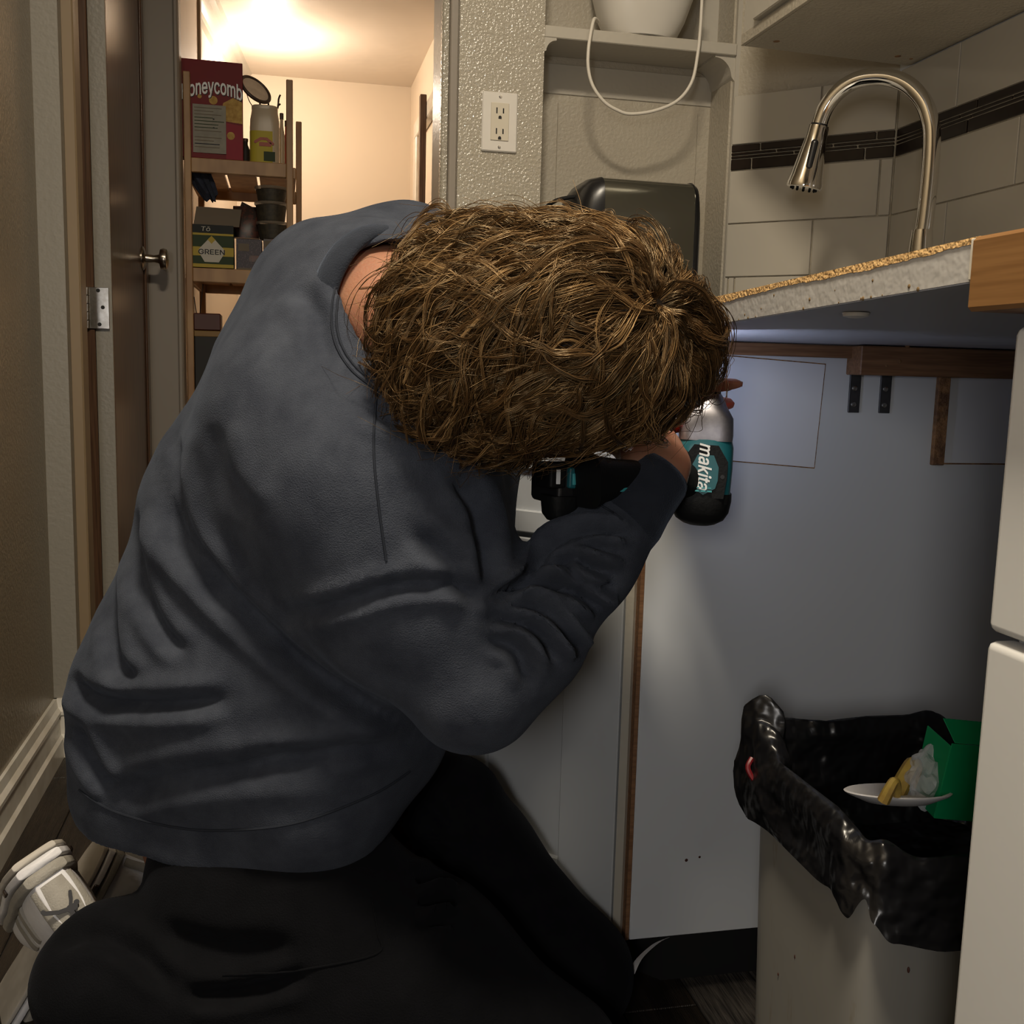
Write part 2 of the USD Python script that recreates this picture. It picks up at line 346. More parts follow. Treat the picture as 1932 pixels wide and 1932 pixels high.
def hit(m, px, py, back=False):
    """First point of mesh m on the line from the camera's place through a pixel."""
    o, d = np.array([0, 0, H]), unit(ray(px, py)); t = m.triangles; e1, e2 = t[:, 1] - t[:, 0], t[:, 2] - t[:, 0]
    p = np.cross(d, e2); det = (e1 * p).sum(1); det = np.where(abs(det) < 1e-12, 1e-12, det); tv = o - t[:, 0]; u = (tv * p).sum(1) / det
    q = np.cross(tv, e1); v = (q @ d) / det; s = (e2 * q).sum(1) / det; ok = (u >= -1e-6) & (v >= -1e-6) & (u + v <= 1 + 1e-6) & (s > 0)
    if not ok.any(): return None, None
    k = np.where(ok)[0][np.argmin(s[ok])]; nrm = unit(np.cross(e1[k], e2[k])); return o + d * s[k], (nrm if nrm @ d < 0 else -nrm)
def drape(m, pts, n=40, off=.001):
    P = spline(pts, n); out = []
    for p in P:
        h, nn = hit(m, *p)
        if h is not None: out.append(h + nn * off)
    return np.array(out)
# ================================================================== the room
def bevel(x0, x1, y0, y1, z0, z1, r):
    """Box with small flat chamfers (44 triangles)."""
    lo, hi = np.minimum([x0, y0, z0], [x1, y1, z1]), np.maximum([x0, y0, z0], [x1, y1, z1]); P = []
    for i in (0, 1):
        for j in (0, 1):
            for k in (0, 1):
                c = np.where([i, j, k], hi, lo); s = np.where([i, j, k], -1, 1)
                for a in range(3): q = c + s * r; q[a] = c[a]; P.append(q)
    return trimesh.convex.convex_hull(np.array(P))
def obev(o, u, v, w, a, b, c, r):
    m = bevel(*a, *b, *c, r); m.apply_transform(frame_m(o, u, v, w))
    if np.linalg.det(np.stack([u, v, w])) < 0: m.invert()
    return m
rng = np.random.default_rng(7)
XF, YP, YB = .424, 1.18, 1.907           # cupboard fronts, tall side panel, back wall
fl = Thing("floor", (0, 0, 0), kind="structure")
fl.part("subfloor", bx(-.6, 1.2, -2.6, 5.6, -.06, -.004), "black_void")
xs = np.arange(-.486, 1.05, .1015)
for i, x in enumerate(xs):
    y = -2.5 + .37 * (i % 3)
    while y < 2.9:
        y1 = min(y + .92, 3.0); grey = .5 < x < .62 or x > .6
        fl.part("floor_plank", bevel(x, x + .0995, y, y1 - .002, -.012, .001 * rng.uniform(-.3, .3), .0012), "floor_grey" if grey else "floor_wood"); y = y1
solo("ceiling", bx(-.8, 1.2, -2.6, 2.2, 2.34, 2.40), "ceiling_paint", kind="structure")
solo("wall_left", bx(-.56, -.467, -2.6, 2.30, 0, 2.34), "left_wall_paint", kind="structure")
solo("wall_right", bx(1.044, 1.14, -2.6, 1.75, 0, 2.34), "panel_white", kind="structure")
solo("wall_rear", bx(-.56, 1.14, -2.68, -2.6, 0, 2.34), "cream_paint", kind="structure")
# left return, door casing and jamb
solo("wall_left_end", bx(-.56, -.419, 2.23, 2.42, 0, 2.34), "casing_paint", kind="structure")
solo("trim_1", bevel(-.4215, -.397, 2.262, 2.325, 0, 2.34, .003), "tan_paint", kind="structure")
solo("trim_2", bevel(-.44, -.4055, 2.4645, 2.50, 0, 2.30, .002), "dark_wood", kind="structure")
def base_profile(h, t):      # baseboard section: plinth, bead, stepped top
    return [(0, 0), (t, 0), (t, .35 * h), (.72 * t, .40 * h), (.62 * t, .70 * h), (.80 * t, .74 * h), (.80 * t, .80 * h), (.45 * t, .86 * h), (.30 * t, h), (0, h)]
pf = Polygon(base_profile(.122, .020))
solo("baseboard_left", plate(pf, (-.467, -2.5, 0), X, Z, -Y, -4.73, 0), "white_trim", kind="structure", smooth=20)
solo("baseboard_left_end", plate(pf, (-.467, 2.23, 0), -Y, Z, X, 0, .047), "white_trim", kind="structure", smooth=20)
# brown door standing open into the hall, seen along its face
d1 = Thing("door_1", (-.387, 2.47, 0), kind="structure")
d1.part("door_leaf", bevel(-.4045, -.3685, 2.474, 3.075, .02, 2.03, .002), "dark_wood")
d1.part("edge_strip", bevel(-.405, -.369, 2.469, 2.4742, .02, 2.03, .001), "casing_paint", label="pale painted hinge edge")
d1.part("side_moulding", bevel(-.3695, -.362, 3.02, 3.07, .02, 2.03, .003), "dark_wood")
hp0, hp1 = ony(160, 541, 2.461), ony(207, 621, 2.461)
hg = d1.part("hinge_leaf", bevel(hp0[0] + .004, hp1[0], 2.4605, 2.4642, hp1[2], hp0[2], .0008), "steel_brushed")
for (px, py) in ((185, 548), (194, 580), (188, 612)):
    p = ony(px, py, 2.4605); d1.part("screw_hole", lathe([(.0, -.0006), (.0042, -.0006), (.0042, .0002), (0, .0002)], p, -Y, 14), "black_void", under=hg)
zz = np.linspace(hp1[2], hp0[2], 6)
for a, b in zip(zz[:-1], zz[1:]):
    d1.part("hinge_knuckle", lathe([(0, 0), (.0065, .0006), (.0065, b - a - .0012), (0, b - a - .0006)], (hp0[0] + .003, 2.459, a), Z, 14), "steel_brushed", under=hg)
kp = onx(262, 487, -.386); kp = np.array([-.3685, min(max(kp[1], 2.85), 3.0), ony(290, 485, 2.95)[2]])
d1.part("door_knob", lathe([(0, -.004), (.032, -.004), (.032, .002), (.026, .006), (.012, .009), (.0095, .030), (.012, .042), (.026, .046), (.029, .054), (.027, .062), (.018, .066), (0, .067)], kp, X, 32), "brass_dull", label="dull metal door knob on round rose")
# pale frame post at the end of the door, then the hall
solo("trim_3", bevel(-.375, -.275, 3.10, 3.17, 0, 2.2, .004), "post_paint", kind="structure")
solo("trim_4", bevel(-.290, -.276, 3.09, 3.115, 0, 2.2, .004), "post_paint", kind="structure")
solo("wall_hall_left", bx(-.45, -.292, 3.16, 4.02, 0, 2.2), "hall_paint", kind="structure")
solo("trim_5", bevel(-.36, -.281, 4.0, 4.07, 0, 2.2, .005), "tan_paint", kind="structure")
def wall2(a, b, t, z0, z1):
    a, b = np.array(a, float), np.array(b, float); u = unit(b - a); nn = np.array([-u[1], u[0]]) * t
    return prism(Polygon([a, b, b + nn, a + nn]), z0, z1)
solo("wall_hall_far_left", wall2((-.345, 4.03), (-.215, 5.45), .1, 0, 2.2), "hall_paint", kind="structure")
mo = unit([.13, 1.42, 0]); mside = np.array([mo[1], -mo[0], 0])
cor = Polygon([(0, 0), (.075, 0), (.066, -.014), (.045, -.022), (.030, -.045), (.016, -.058), (.016, -.082), (0, -.09)])
solo("trim_6", plate(cor, (-.345, 4.03, 2.2), mside, Z, mo, 0, 1.42), "trim_paint", kind="structure", smooth=20)
solo("wall_hall_back", bx(-.5, 1.0, 5.40, 5.5, 0, 2.2), "hall_paint", kind="structure")
solo("wall_hall_right", bx(.625, .72, 2.15, 5.42, 0, 2.2), "hall_paint", kind="structure")
solo("ceiling_hall", bx(-.6, 1.0, 2.16, 5.5, 2.2, 2.26), "hall_ceiling_paint", kind="structure")
solo("floor_hall", bx(-.6, 1.0, 3.0, 5.5, -.03, -.001), "floor_wood", kind="structure")
# door in the hall's right wall: casing with head, dark door edge
c5 = onx(785, 262, .600)
t7 = Thing("trim_7", (.61, c5[1], 0), kind="structure")
t7.part("side_casing", bevel(.592, .625, c5[1] - .06, c5[1] + .03, 0, c5[2], .004), "white_trim")
t7.part("head_casing", bevel(.592, .625, c5[1] - .75, c5[1] + .03, c5[2], c5[2] + .07, .004), "white_trim")
e1 = onx(801, 180, .585)
solo("door_2", bevel(.565, .592, e1[1] - .02, e1[1] + .02, .01, e1[2], .002), "dark_wood", kind="structure")
# pillar between hall and niche
pl = Thing("wall_pillar", (.38, 1.95, 0), kind="structure")
pl.part("pillar_face", bx(.3055, .4595, YB, 1.930, 0, 2.34), "pillar_paint")
pl.part("pillar_core", bx(.33, .4595, 1.93, 2.12, 0, 2.34), "pillar_paint")
xa, xb = ony(846, 300, 1.93)[0], ony(831, 300, 1.95)[0]
pl.part("inner_casing", bevel(xa, .34, 1.930, 1.950, 0, 2.34, .002), "post_paint")
pl.part("outer_casing", bevel(xb, .34, 1.950, 1.972, 0, 2.34, .003), "pillar_paint")
solo("trim_8", bevel(ony(830, 300, 1.974)[0], .34, 1.974, 2.085, 0, 2.2, .003), "trim_paint", kind="structure")
solo("wall_hall_near", bx(.318, .70, 2.10, 2.20, 0, 2.34), "cream_paint", kind="structure")
# niche: back, right cheek, upper cheek batten
nb = Thing("wall_back", (.65, 2.03, 0), kind="structure")
nb.part("niche_back", bx(.455, .86, 2.015, 2.06, 0, 2.34), "cream_paint")
nb.part("niche_cheek", bx(.829, .90, 1.9085, 2.05, 0, 2.34), "trim_paint")
nb.part("back_panel", bevel(.515, .80, 2.011, 2.016, .9, 1.33, .001), "cream_paint")
nb.part("back_strip", bevel(.44, .83, 2.0125, 2.016, 1.345, 1.40, .001), "trim_paint")
nb.part("batten", bevel(.795, .829, 1.995, 2.016, 1.44, 2.3, .003), "trim_paint")
def scallop(r):
    return Polygon([(0, 0), (r, 0), (r, -.004)] + [(r - .85 * r * math.sin(t), -.004 - .9 * r * (1 - math.cos(t))) for t in np.linspace(.1, 1.5, 8)] + [(0, -1.1 * r)])
ns = Thing("trim_10", (.645, 1.96, 1.412), kind="structure")
ns.part("niche_shelf", bevel(.4595, .829, YB - .002, 2.013, 1.4125, 1.4335, .0015), "trim_paint")
ns.part("cove_bracket", plate(scallop(.022), (.4595, YB, 1.4125), X, Z, -Y, -.02, .001), "trim_paint")
ns.part("cove_bracket", plate(scallop(.040), (.829, YB + .03, 1.4125), -X, Z, Y, -.026, .075), "trim_paint")
# diagonal corner wall and its tiles
DA, DU, DN = np.array([1.044, 1.69, 0]), np.array([-.7071, .7071, 0]), np.array([-.7071, -.7071, 0])
dw = Thing("wall_diagonal", (.94, 1.8, 0), kind="structure")
dw.part("wall_face", prism(Polygon([(1.10, 1.646), (.826, 1.92), (.826, 2.06), (1.14, 2.06), (1.14, 1.7)]), 0, 2.34), "cream_paint")
dw.part("tile_bed", obox(DA + DN * .0005, DU, Z, DN, (.003, .302), (.86, 1.3375), (0, .003)), "grout")
TG = .0016
def diag_s(px, z):
    o = np.array([0, 0, H]); d = ray(px, 0)  # column at height z
    best = min(np.linspace(0, .32, 1601), key=lambda s: abs(proj(DA + DU * s + Z * z)[0] - px)); return float(best)
def right_t(px, z):
    return float(min(np.linspace(0, .7, 2801), key=lambda t: abs(proj(np.array([1.044, 1.69 - t, z]))[0] - px)))
def course(th, dia, z0, z1, name, m, joints, end, right=False, thick=.0075):
    zc = (z0 + z1) / 2; e = [.004] + sorted((right_t if right else diag_s)(j, zc) for j in joints) + [end]
    for a, b in zip(e[:-1], e[1:]):
        if b - a < .006: continue
        k = rng.uniform(0, .0006)
        if right: mm = obev((1.044, 1.69, 0), -Y, Z, -X, (a + TG, b - TG), (z0 + TG * .7, z1 - TG * .7), (.001, thick + k), .0008)
        else: mm = obev(DA, DU, Z, DN, (a + TG, b - TG), (z0 + TG * .7, z1 - TG * .7), (.002, thick + .001 + k), .0008)
        th.part(name, mm, m)
wr = Thing("wall_right_tiles", (1.04, 1.4, .86), kind="structure")
wr.part("tile_bed", bx(1.0395, 1.0445, .75, 1.689, .86, 1.347), "grout")
course(dw, 1, 1.249, 1.338, "tile", "tile_glaze", [1551], .303)
course(dw, 1, 1.105, 1.2025, "tile", "tile_glaze", [1660], .303)
course(dw, 1, 1.006, 1.105, "tile", "tile_glaze", [1533], .303)
course(dw, 1, .908, 1.006, "tile", "tile_glaze", [1374, 1386, 1640], .303)
course(wr, 1, 1.249, 1.347, "tile", "tile_glaze", [1817], .62, True)
course(wr, 1, 1.105, 1.2025, "tile", "tile_glaze", [1928], .62, True)
course(wr, 1, 1.006, 1.105, "tile", "tile_glaze", [1790], .55, True)
course(wr, 1, .908, 1.006, "tile", "tile_glaze", [1850], .55, True)
rows = [(1.2355, 1.2495), (1.2295, 1.2355), (1.2235, 1.2295), (1.2028, 1.2235)]
for (z0, z1), jd, jr in zip(rows, ([1437, 1530, 1656], [1467, 1574], [1500, 1620], [1420, 1634]), ([1852], [1819, 1919], [1840], [1833])):
    course(dw, 1, z0, z1, "accent_tile", "tile_dark", jd, .303); course(wr, 1, z0, z1, "accent_tile", "tile_dark", jr, .60, True)

# ================================================================== power outlet
o0 = np.array([.380, YB, 1.2597])
ot = Thing("wall_outlet", o0, "white double power outlet with bright cover plate on the cream pillar", "power outlet")
op = ot.part("cover_plate", obev(o0, X, Z, -Y, (-.0325, .0325), (-.0515, .0515), (0, .005), .002), "outlet_plate")
rc = ot.part("receptacle", obev(o0, X, Z, -Y, (-.0165, .0165), (-.0325, .0325), (.0045, .0068), .0008), "outlet_ivory", label="ivory double socket insert")
for zc in (.017, -.0185):
    for sx, hh in ((-.006, .0052), (.006, .0045)):
        ot.part("slot", obev(o0, X, Z, -Y, (sx - .0012, sx + .0012), (zc + .002 - hh, zc + .002 + hh), (.006, .00705), .0003), "black_void", under=rc)
    g = unary_union([Point(0, 0).buffer(.0029), sbox(-.0029, -.0029, .0029, 0)])
    ot.part("ground_hole", plate(g, o0 + Z * (zc - .0095), X, Z, -Y, .006, .00705), "black_void", under=rc)
for zc in (.0435, -.0435):
    ot.part("plate_screw", lathe([(0, .0045), (.0032, .0045), (.0028, .0062), (0, .0065)], o0 + Z * zc, -Y, 16), "screw_steel", under=op)

# ================================================================== base cupboards
DO, DD, DF = np.array([XF, YP, 0]), unit([-.70, .72, 0]), unit([-.72, -.70, 0])      # diagonal front: origin, along, outward
cc = Thing("corner_cabinet", (.6, 1.3, 0), "white painted corner base cabinet with angled door and patched side panel", "cabinet")
side = cc.part("side_panel", bevel(XF + .006, 1.042, YP, YP + .017, .10, .862, .0012), "panel_white")
cpg = Polygon([(XF + .012, YP + .02), (1.04, YP + .02), (1.04, 1.66), (.83, 1.88), (.46, 1.90), (.24, 1.90), (.24, 1.39)])
cc.part("carcass", cat(prism(cpg.difference(cpg.buffer(-.014)), .10, .835), prism(cpg.buffer(-.013), .10, .116)), "panel_white")
cc.part("plinth", prism(Polygon([(.50, YP + .06), (1.04, YP + .06), (1.04, 1.66), (.83, 1.88), (.32, 1.88), (.32, 1.44)]), 0, .10), "black_void")
cc.part("raw_edge", obox(DO, DD, Z, DF, (.009, .020), (.10, .855), (-.030, -.003)), "trim_paint", label="cream edge strip beside the door")
cc.part("raw_edge", obox(DO, X, Z, Y, (.0005, .0055), (.10, .855), (.001, .016)), "cleat_wood", label="bare brown edge of the side panel")
cc.part("left_side", bx(.222, .240, 1.395, 1.90, .10, .85), "panel_white")
def shaker(s0, s1, z0, z1, r0, r1, q0, q1):
    """Framed front: four members and a sunk panel."""
    return [("stile", (s0, r0), (z0, z1), .0, .018), ("stile", (r1, s1), (z0, z1), .0, .018), ("rail", (r0, r1), (z0, q0), -.0004, .018), ("rail", (r0, r1), (q1, z1), -.0004, .018), ("panel", (r0 - .004, r1 + .004), (q0 - .004, q1 + .004), -.0065, .014)]
def front(name, spec, lab):
    first = None
    for (nm, s, z, f, t) in spec:
        mm = obev(DO, DD, Z, DF, s, z, (f - t, f), .0015)
        if first is None: first = cc.part(name, mm, "door_white", label=lab)
        else: cc.part(nm, mm, "door_white", under=first)
front("door", shaker(.022, .290, .094, .604, .104, .222, .181, .56), "framed white angled door")
front("drawer_front", shaker(.022, .290, .611, .850, .102, .220, .640, .694), "white drawer front above the door")
p0, p1, p2, p3 = ony(1372, 672, YP), ony(1556, 688, YP), ony(1535, 882, YP), ony(1372, 868, YP)
patch = Polygon([(p[0], p[2]) for p in (p0, p1, p2, p3)])
cc.part("patch_outline", plate(patch.buffer(.0013, join_style=2), (0, YP, 0), X, Z, -Y, 0, .0004), "cut_wood", under=side)
cc.part("patch_panel", plate(patch, (0, YP, 0), X, Z, -Y, 0, .0012), "panel_patch", under=side, label="white square patch set into the side panel")
cc.part("edge_strip", bevel(.806, .823, YP - .007, YP, .714, .826, .001), "cut_wood", under=side, label="bare brown strip beside the recess")
cc.part("recess_outline", bx(.823, .96, YP - .0004, YP, .7145, .826), "cut_wood", under=side)
cc.part("recess_panel", bx(.8238, .96, YP - .0012, YP, .7165, .826), "panel_patch", under=side)
for (px, py, r) in ((1295, 1623, .0022), (1320, 1617, .0016), (1621, 1605, .0016)):
    cc.part("knock_mark", lathe([(0, 0), (r, 0), (r * .8, .0005), (0, .0006)], ony(px, py, YP), -Y, 9), "speck_red", under=side)
st = spline([ony(1258, 1772, YP) + [0, .002, .0], ony(1235, 1782, YP - .02), ony(1205, 1810, YP - .04), ony(1190, 1840, YP - .045)], 14)
sw = unit([.35, -.6, .5]) * .0075
cc.part("peeling_strip", trimesh.Trimesh(np.vstack([st - sw, st + sw, st - sw + [.0005, .0006, 0], st + sw + [.0005, .0006, 0]]), np.array([f for i in range(13) for f in ((i, i + 1, i + 15), (i, i + 15, i + 14), (i + 28, i + 43, i + 29), (i + 28, i + 42, i + 43))]), process=False), "paper_white", label="curled pale edging hanging off the panel bottom")

def ztop(y): return .905 - .030 * (y - .57)
ct = Thing("countertop", (.7, 1.2, .86), "white painted chipboard countertop with a chipped raw front edge", "countertop")
outline = Polygon([(.404, .5575), (1.038, .5575), (1.038, 1.68), (.828, 1.89), (.47, 1.90), (.20, 1.90), (.20, 1.405), (.404, 1.195)])
cpoly = outline.difference(Polygon([(.56, 1.30), (.86, 1.30), (.80, 1.62), (.62, 1.62)]))
def tilt(m): m.vertices = m.vertices + np.stack([0 * m.vertices[:, 0], 0 * m.vertices[:, 0], ztop(m.vertices[:, 1]) - .905], 1); return m
slab = ct.part("slab", tilt(cat(prism(cpoly, .8798, .905))), "counter_paint")
ct.part("underside", tilt(prism(cpoly.buffer(-.0012), .8790, .8802)), "counter_under")
ys = np.linspace(.5585, 1.20, 220); dd = .0010 + .0050 * np.clip(meshkit.fbm(np.stack([ys * 14, ys * 0, ys * 0 + 3], 1)) * .9 + .20 + .9 * (ys - .85), .0, 1) + .0008 * rng.random(220)
A_ = np.stack([0 * ys + .4032, ys, ztop(ys) + .0006], 1); B_ = np.stack([0 * ys + .4032, ys, ztop(ys) - dd], 1); C_ = A_ + [.006, 0, 0]; D_ = B_ + [.003, 0, 0]
ct.part("chipped_edge", ringmesh(np.stack([A_, C_, D_, B_], 1)), "raw_chip", under=slab, smooth=False, label="rough orange-brown chipboard edge")
for k in range(26):
    y = rng.uniform(.575, 1.05); z = ztop(y) - (.0245 if k % 2 else rng.uniform(.004, .022)); r = rng.uniform(.0006, .0016)
    ct.part("paint_chip", sphere((.4040, y, z), r, 1, (.5, 1, 1)), "stain_brown", under=slab)
ct.part("end_strip", bevel(.4028, .43, .5577, .5665, .8805, .9052, .0006), "white_trim", under=slab, label="bright white end of the front edge")
sp = onz(1615, 592, .872); sp[2] = ztop(sp[1]) - .0262
ct.part("hole_plug", lathe([(0, 0), (.011, .0), (.010, .0028), (.005, .0042), (0, .0045)], sp, -Z, 20), "white_trim", under=slab)

cl = Thing("support_cleat", (.7, YP - .01, .83), "brown two-piece timber cleat under the countertop along the white side panel", "timber cleat")
cl.part("long_strip", bevel(.43, .70, YP - .012, YP - .0002, .8450, .8600, .001), "cleat_wood")
cb = cl.part("end_board", bevel(.6795, 1.03, YP - .034, YP - .0003, .8250, .8602, .0012), "cleat_wood")
for (px, py, r) in ((1712, 650, .004), (1697, 682, .003), (1672, 690, .0016)):
    cl.part("knot", lathe([(0, 0), (r, 0), (r * .7, .0006), (0, .0007)], ony(px, py, YP - .034), -Y, 12), "cut_wood", under=cb)
for px, lab in ((1611, "grey steel strap under the cleat, the one nearer the white square patch"), (1669, "grey steel strap under the cleat, the one nearer the bare brown strip")):
    q = ony(px, 740, YP); b = Thing("steel_strap", (q[0], YP, .775), lab, "metal bracket")
    s_ = b.part("strap", bevel(q[0] - .0076, q[0] + .0076, YP - .0028, YP - .0002, .7785, .828, .0006), "steel_dark")
    for z in (.7885, .8085): b.part("screw", lathe([(0, 0), (.0036, 0), (.0030, .0014), (.0012, .0020), (0, .0021)], (q[0] - .001, YP - .0028, z), -Y, 14), "screw_steel", under=s_)
tg = ony(1832, 716, YP - .02)
wc = Thing("wood_counter", (.7, 0, .861), "golden solid wood counter block beside the chipped white counter", "countertop")
wc.part("wood_block", bevel(.395, 1.038, -.9, .5555, .8612, .9045, .0025), "butcher_wood")
dr = Thing("drawer_unit", (.7, 0, 0), "white drawer cabinet with smooth slab fronts under the wood counter", "cabinet")
dr.part("carcass", bx(.446, 1.04, -.9, .5465, .08, .859), "panel_white")
dr.part("plinth", bx(.50, 1.04, -.9, .54, 0, .08), "black_void")
dr.part("drawer_front", bx(XF, .4455, -.35, .5495, .668, .8535, .0055), "drawer_white", label="shallow top drawer front")
dr.part("drawer_front", bx(XF, .4455, -.35, .5495, .085, .6625, .0055), "drawer_white", label="deep lower drawer front")

uc = Thing("wall_cabinet", (.9, 1.2, 1.35), "cream wall cabinet above the tiles, its underside showing", "wall cabinet")
up = Polygon([(.730, 1.655), (1.037, 1.672), (1.0435, 1.665), (1.0435, .2), (.748, .2)])
uc.part("carcass", prism(up, 1.352, 2.1), "trim_paint")
bot = uc.part("bottom_board", prism(up.buffer(-.002), 1.350, 1.3535), "cream_paint")
fu = unit([.018, -1.455, 0]); fn = np.array([fu[1], -fu[0], 0]); fo = np.array([.730, 1.655, 0])
uc.part("face_rail", obev(fo, fu, Z, fn, (.0, 1.45), (1.350, 1.368), (-.002, .004), .001), "cream_paint")
uc.part("cabinet_door", obev(fo, fu, Z, fn, (.055, .50), (1.372, 2.08), (-.002, .012), .002), "trim_paint")
for px, py in ((1465, 78), (1694, 106), (1719, 111)):
    q = onz(px, py, 1.350); uc.part("screw_hole", lathe([(0, -.0005), (.0052 if px < 1710 else .003, -.0005), (.0052 if px < 1710 else .003, .0004), (0, .0004)], q, -Z, 14), "cut_wood", under=bot)

# ================================================================== tap and sink
PN = [.7071, .7071, 0]; PO = [.8, 1.6, 0]
fp = [onp(*q, PO, PN) for q in ((1737, 470), (1747, 400), (1755, 320), (1758, 262), (1755, 228), (1742, 192), (1716, 163), (1684, 148), (1650, 145), (1615, 152), (1583, 172), (1558, 203), (1544, 240))]
fb = fp[0].copy(); vert = np.array([fp[1][0], fp[1][1], 0])
fa = Thing("kitchen_faucet", (fb[0], fb[1], .88), "chrome gooseneck kitchen faucet with pull-down spray head", "faucet")
fa.part("spout", tube(spline(fp, 70), .0128, 24), "chrome")
zb = ztop(fb[1])
fa.part("base", lathe([(0, zb), (.030, zb), (.030, zb + .006), (.022, zb + .03), (.0175, fp[0][2] + .002), (.0155, fp[0][2] + .028), (.0, fp[0][2] + .029)], (fb[0], fb[1], 0), Z, 36), "chrome")
sa, sb_ = onp(1545, 238, PO, PN), onp(1516, 356, PO, PN); sd = unit(sb_ - sa); L_ = np.linalg.norm(sb_ - sa)
hd = fa.part("spray_head", lathe([(0, 0), (.0158, 0), (.0162, .004), (.0165, .012), (.0175, .25 * L_), (.0258, .82 * L_), (.0282, .93 * L_), (.0276, .985 * L_), (.0250, L_), (0, L_)], sa, sd, 40), "chrome")
fa.part("neck_ring", lathe([(0, -.003), (.0132, -.003), (.0132, .0008), (0, .0008)], sa, sd, 30), "black_plastic", under=hd)
bf = unit(-(sa - [0, 0, H]) - sd * (-(sa - [0, 0, H]) @ sd)); bu = np.cross(sd, bf); bc = (sa * .52 + sb_ * .48)
bt = m3.Manifold.batch_hull([m3.Manifold.sphere(.0062, 20).translate(tuple(bc + sd * t + bf * f)) for t in (-.018, .018) for f in (.0172 + .12 * t, .006)])
fa.part("spray_button", tm(bt), "black_plastic", under=hd, label="black oval spray button")
for k in range(12):
    a = k * math.pi / 6; fa.part("nozzle", sphere(sb_ + (bf * math.cos(a) + bu * math.sin(a)) * .0195 + sd * .0006, .0022, 1), "black_rubber", under=hd)
sk = Thing("sink", (.72, 1.46, .72), "black sink rim showing just above the chipped counter edge", "sink")
so = Polygon([(.53, 1.27), (.89, 1.27), (.83, 1.65), (.59, 1.65)]).buffer(.02).buffer(0); si = Polygon([(.57, 1.31), (.85, 1.31), (.79, 1.61), (.63, 1.61)])
sk.part("rim", tilt(prism(so.difference(si), .9052, .9115)), "black_plastic")
sk.part("bowl", cat(prism(si.buffer(-.0).difference(si.buffer(-.006)), .73, .886), prism(si.buffer(-.002), .724, .731)), "black_plastic")
# ================================================================== niche things
tc = np.array([.612, 1.865, ztop(1.86) + .004])
to = Thing("toaster_oven", tc, "glossy smoke-grey countertop oven with black ends in the niche", "toaster oven")
zt, zb2 = 1.158, tc[2] + .008
hw_, hc_ = (zt - zb2) / 2, (zt + zb2) / 2 - tc[2]
to.part("body", loft([(-.070, 0, hc_, .094, hw_, 7), (.096, 0, hc_, .094, hw_ - .001, 7)], tc, X, Y, Z, 56), "smoke_steel")
to.part("end_cap", loft([(-.112, 0, hc_ - .012, .075, hw_ - .035, 4), (-.104, 0, hc_ - .006, .088, hw_ - .014, 4.5), (-.090, 0, hc_ - .001, .095, hw_ - .002, 5.5), (-.070, 0, hc_, .0955, hw_ + .001, 7)], tc, X, Y, Z, 56), "black_plastic", label="rounded black left end")
to.part("end_cap", loft([(.096, 0, hc_, .0955, hw_ + .001, 7), (.104, 0, hc_, .095, hw_ - .003, 6), (.109, 0, hc_ - .004, .088, hw_ - .016, 5)], tc, X, Y, Z, 56), "black_plastic", label="black right end")
to.part("handle", bx(.716, .7255, 1.80, 1.83, 1.00, 1.122, .004), "black_plastic")
for sx in (-.08, .08): to.part("foot", lathe([(0, 0), (.012, 0), (.010, .012), (0, .012)], (tc[0] + sx, 1.80, tc[2] - .003), Z, 16), "black_rubber")
to.part("power_cord", tube(spline([ony(1092, 371, 1.83), ony(1072, 373, 1.84), ony(1048, 379, 1.85), ony(1030, 392, 1.86), ony(1020, 412, 1.87), ony(1012, 445, 1.88)], 24), .0036, 10), "black_rubber")

rk = np.array([.655, 1.955, 1.4337])
ri = Thing("rice_cooker", rk, "cream rice cooker with rounded button badge on the niche shelf", "rice cooker")
ri.part("pot_body", loft([(.0, 0, 0, .056, .052, 2.4), (.002, 0, 0, .060, .052, 2.4), (.010, 0, 0, .068, .055, 2.5), (.035, 0, -.002, .080, .062, 2.6), (.080, 0, -.006, .094, .072, 2.6), (.15, 0, -.01, .105, .080, 2.6)], rk, Z, X, Y, 56), "white_plastic")
ri.part("lid", loft([(.15, 0, -.01, .106, .081, 2.6), (.165, 0, -.01, .104, .08, 2.5), (.19, 0, -.01, .07, .06, 2.3), (.196, 0, -.01, .02, .02, 2)], rk, Z, X, Y, 48), "white_plastic")
ri.part("foot_ring", loft([(-.0002, 0, 0, .053, .049, 2.4), (.0022, 0, 0, .055, .051, 2.4)], rk, Z, X, Y, 48), "black_rubber")
bz = ony(1232, 18, rk[1] - .062); bn = unit([0, -1, -.14]); bu_ = np.cross(X, bn) * -1
bp = unary_union([Point(0, -.012).buffer(.024), Polygon([(-.024, -.012), (.024, -.012), (.021, .06), (-.021, .06)])])
bg = ri.part("badge_panel", plate(bp, bz + [0, .006, .006], X, unit([0, .14, 1.]) * [1, -1, 1], bn, -.012, .0035), "white_plastic", label="tongue-shaped switch panel")
bo = bz + [.0015, .0025, .006]
ri.part("switch", plate(LineString([(-.0075, 0), (.0075, 0)]).buffer(.0065), bo, X, Z, -Y, 0, .0028), "cord_white", under=bg)
ri.part("switch_lever", plate(LineString([(-.006, 0), (.006, 0)]).buffer(.0035), bo, X, Z, -Y, .0028, .005), "outlet_plate", under=bg)
cp = [ony(1128, 40, 1.93), ony(1121, 36, 1.905), ony(1115, 60, 1.898)] + [ony(*q, 1.893) for q in ((1110, 95), (1110, 130), (1119, 163), (1140, 192), (1165, 208), (1190, 215), (1235, 209), (1278, 190), (1305, 155), (1316, 105), (1321, 60), (1324, 10), (1326, -40))]
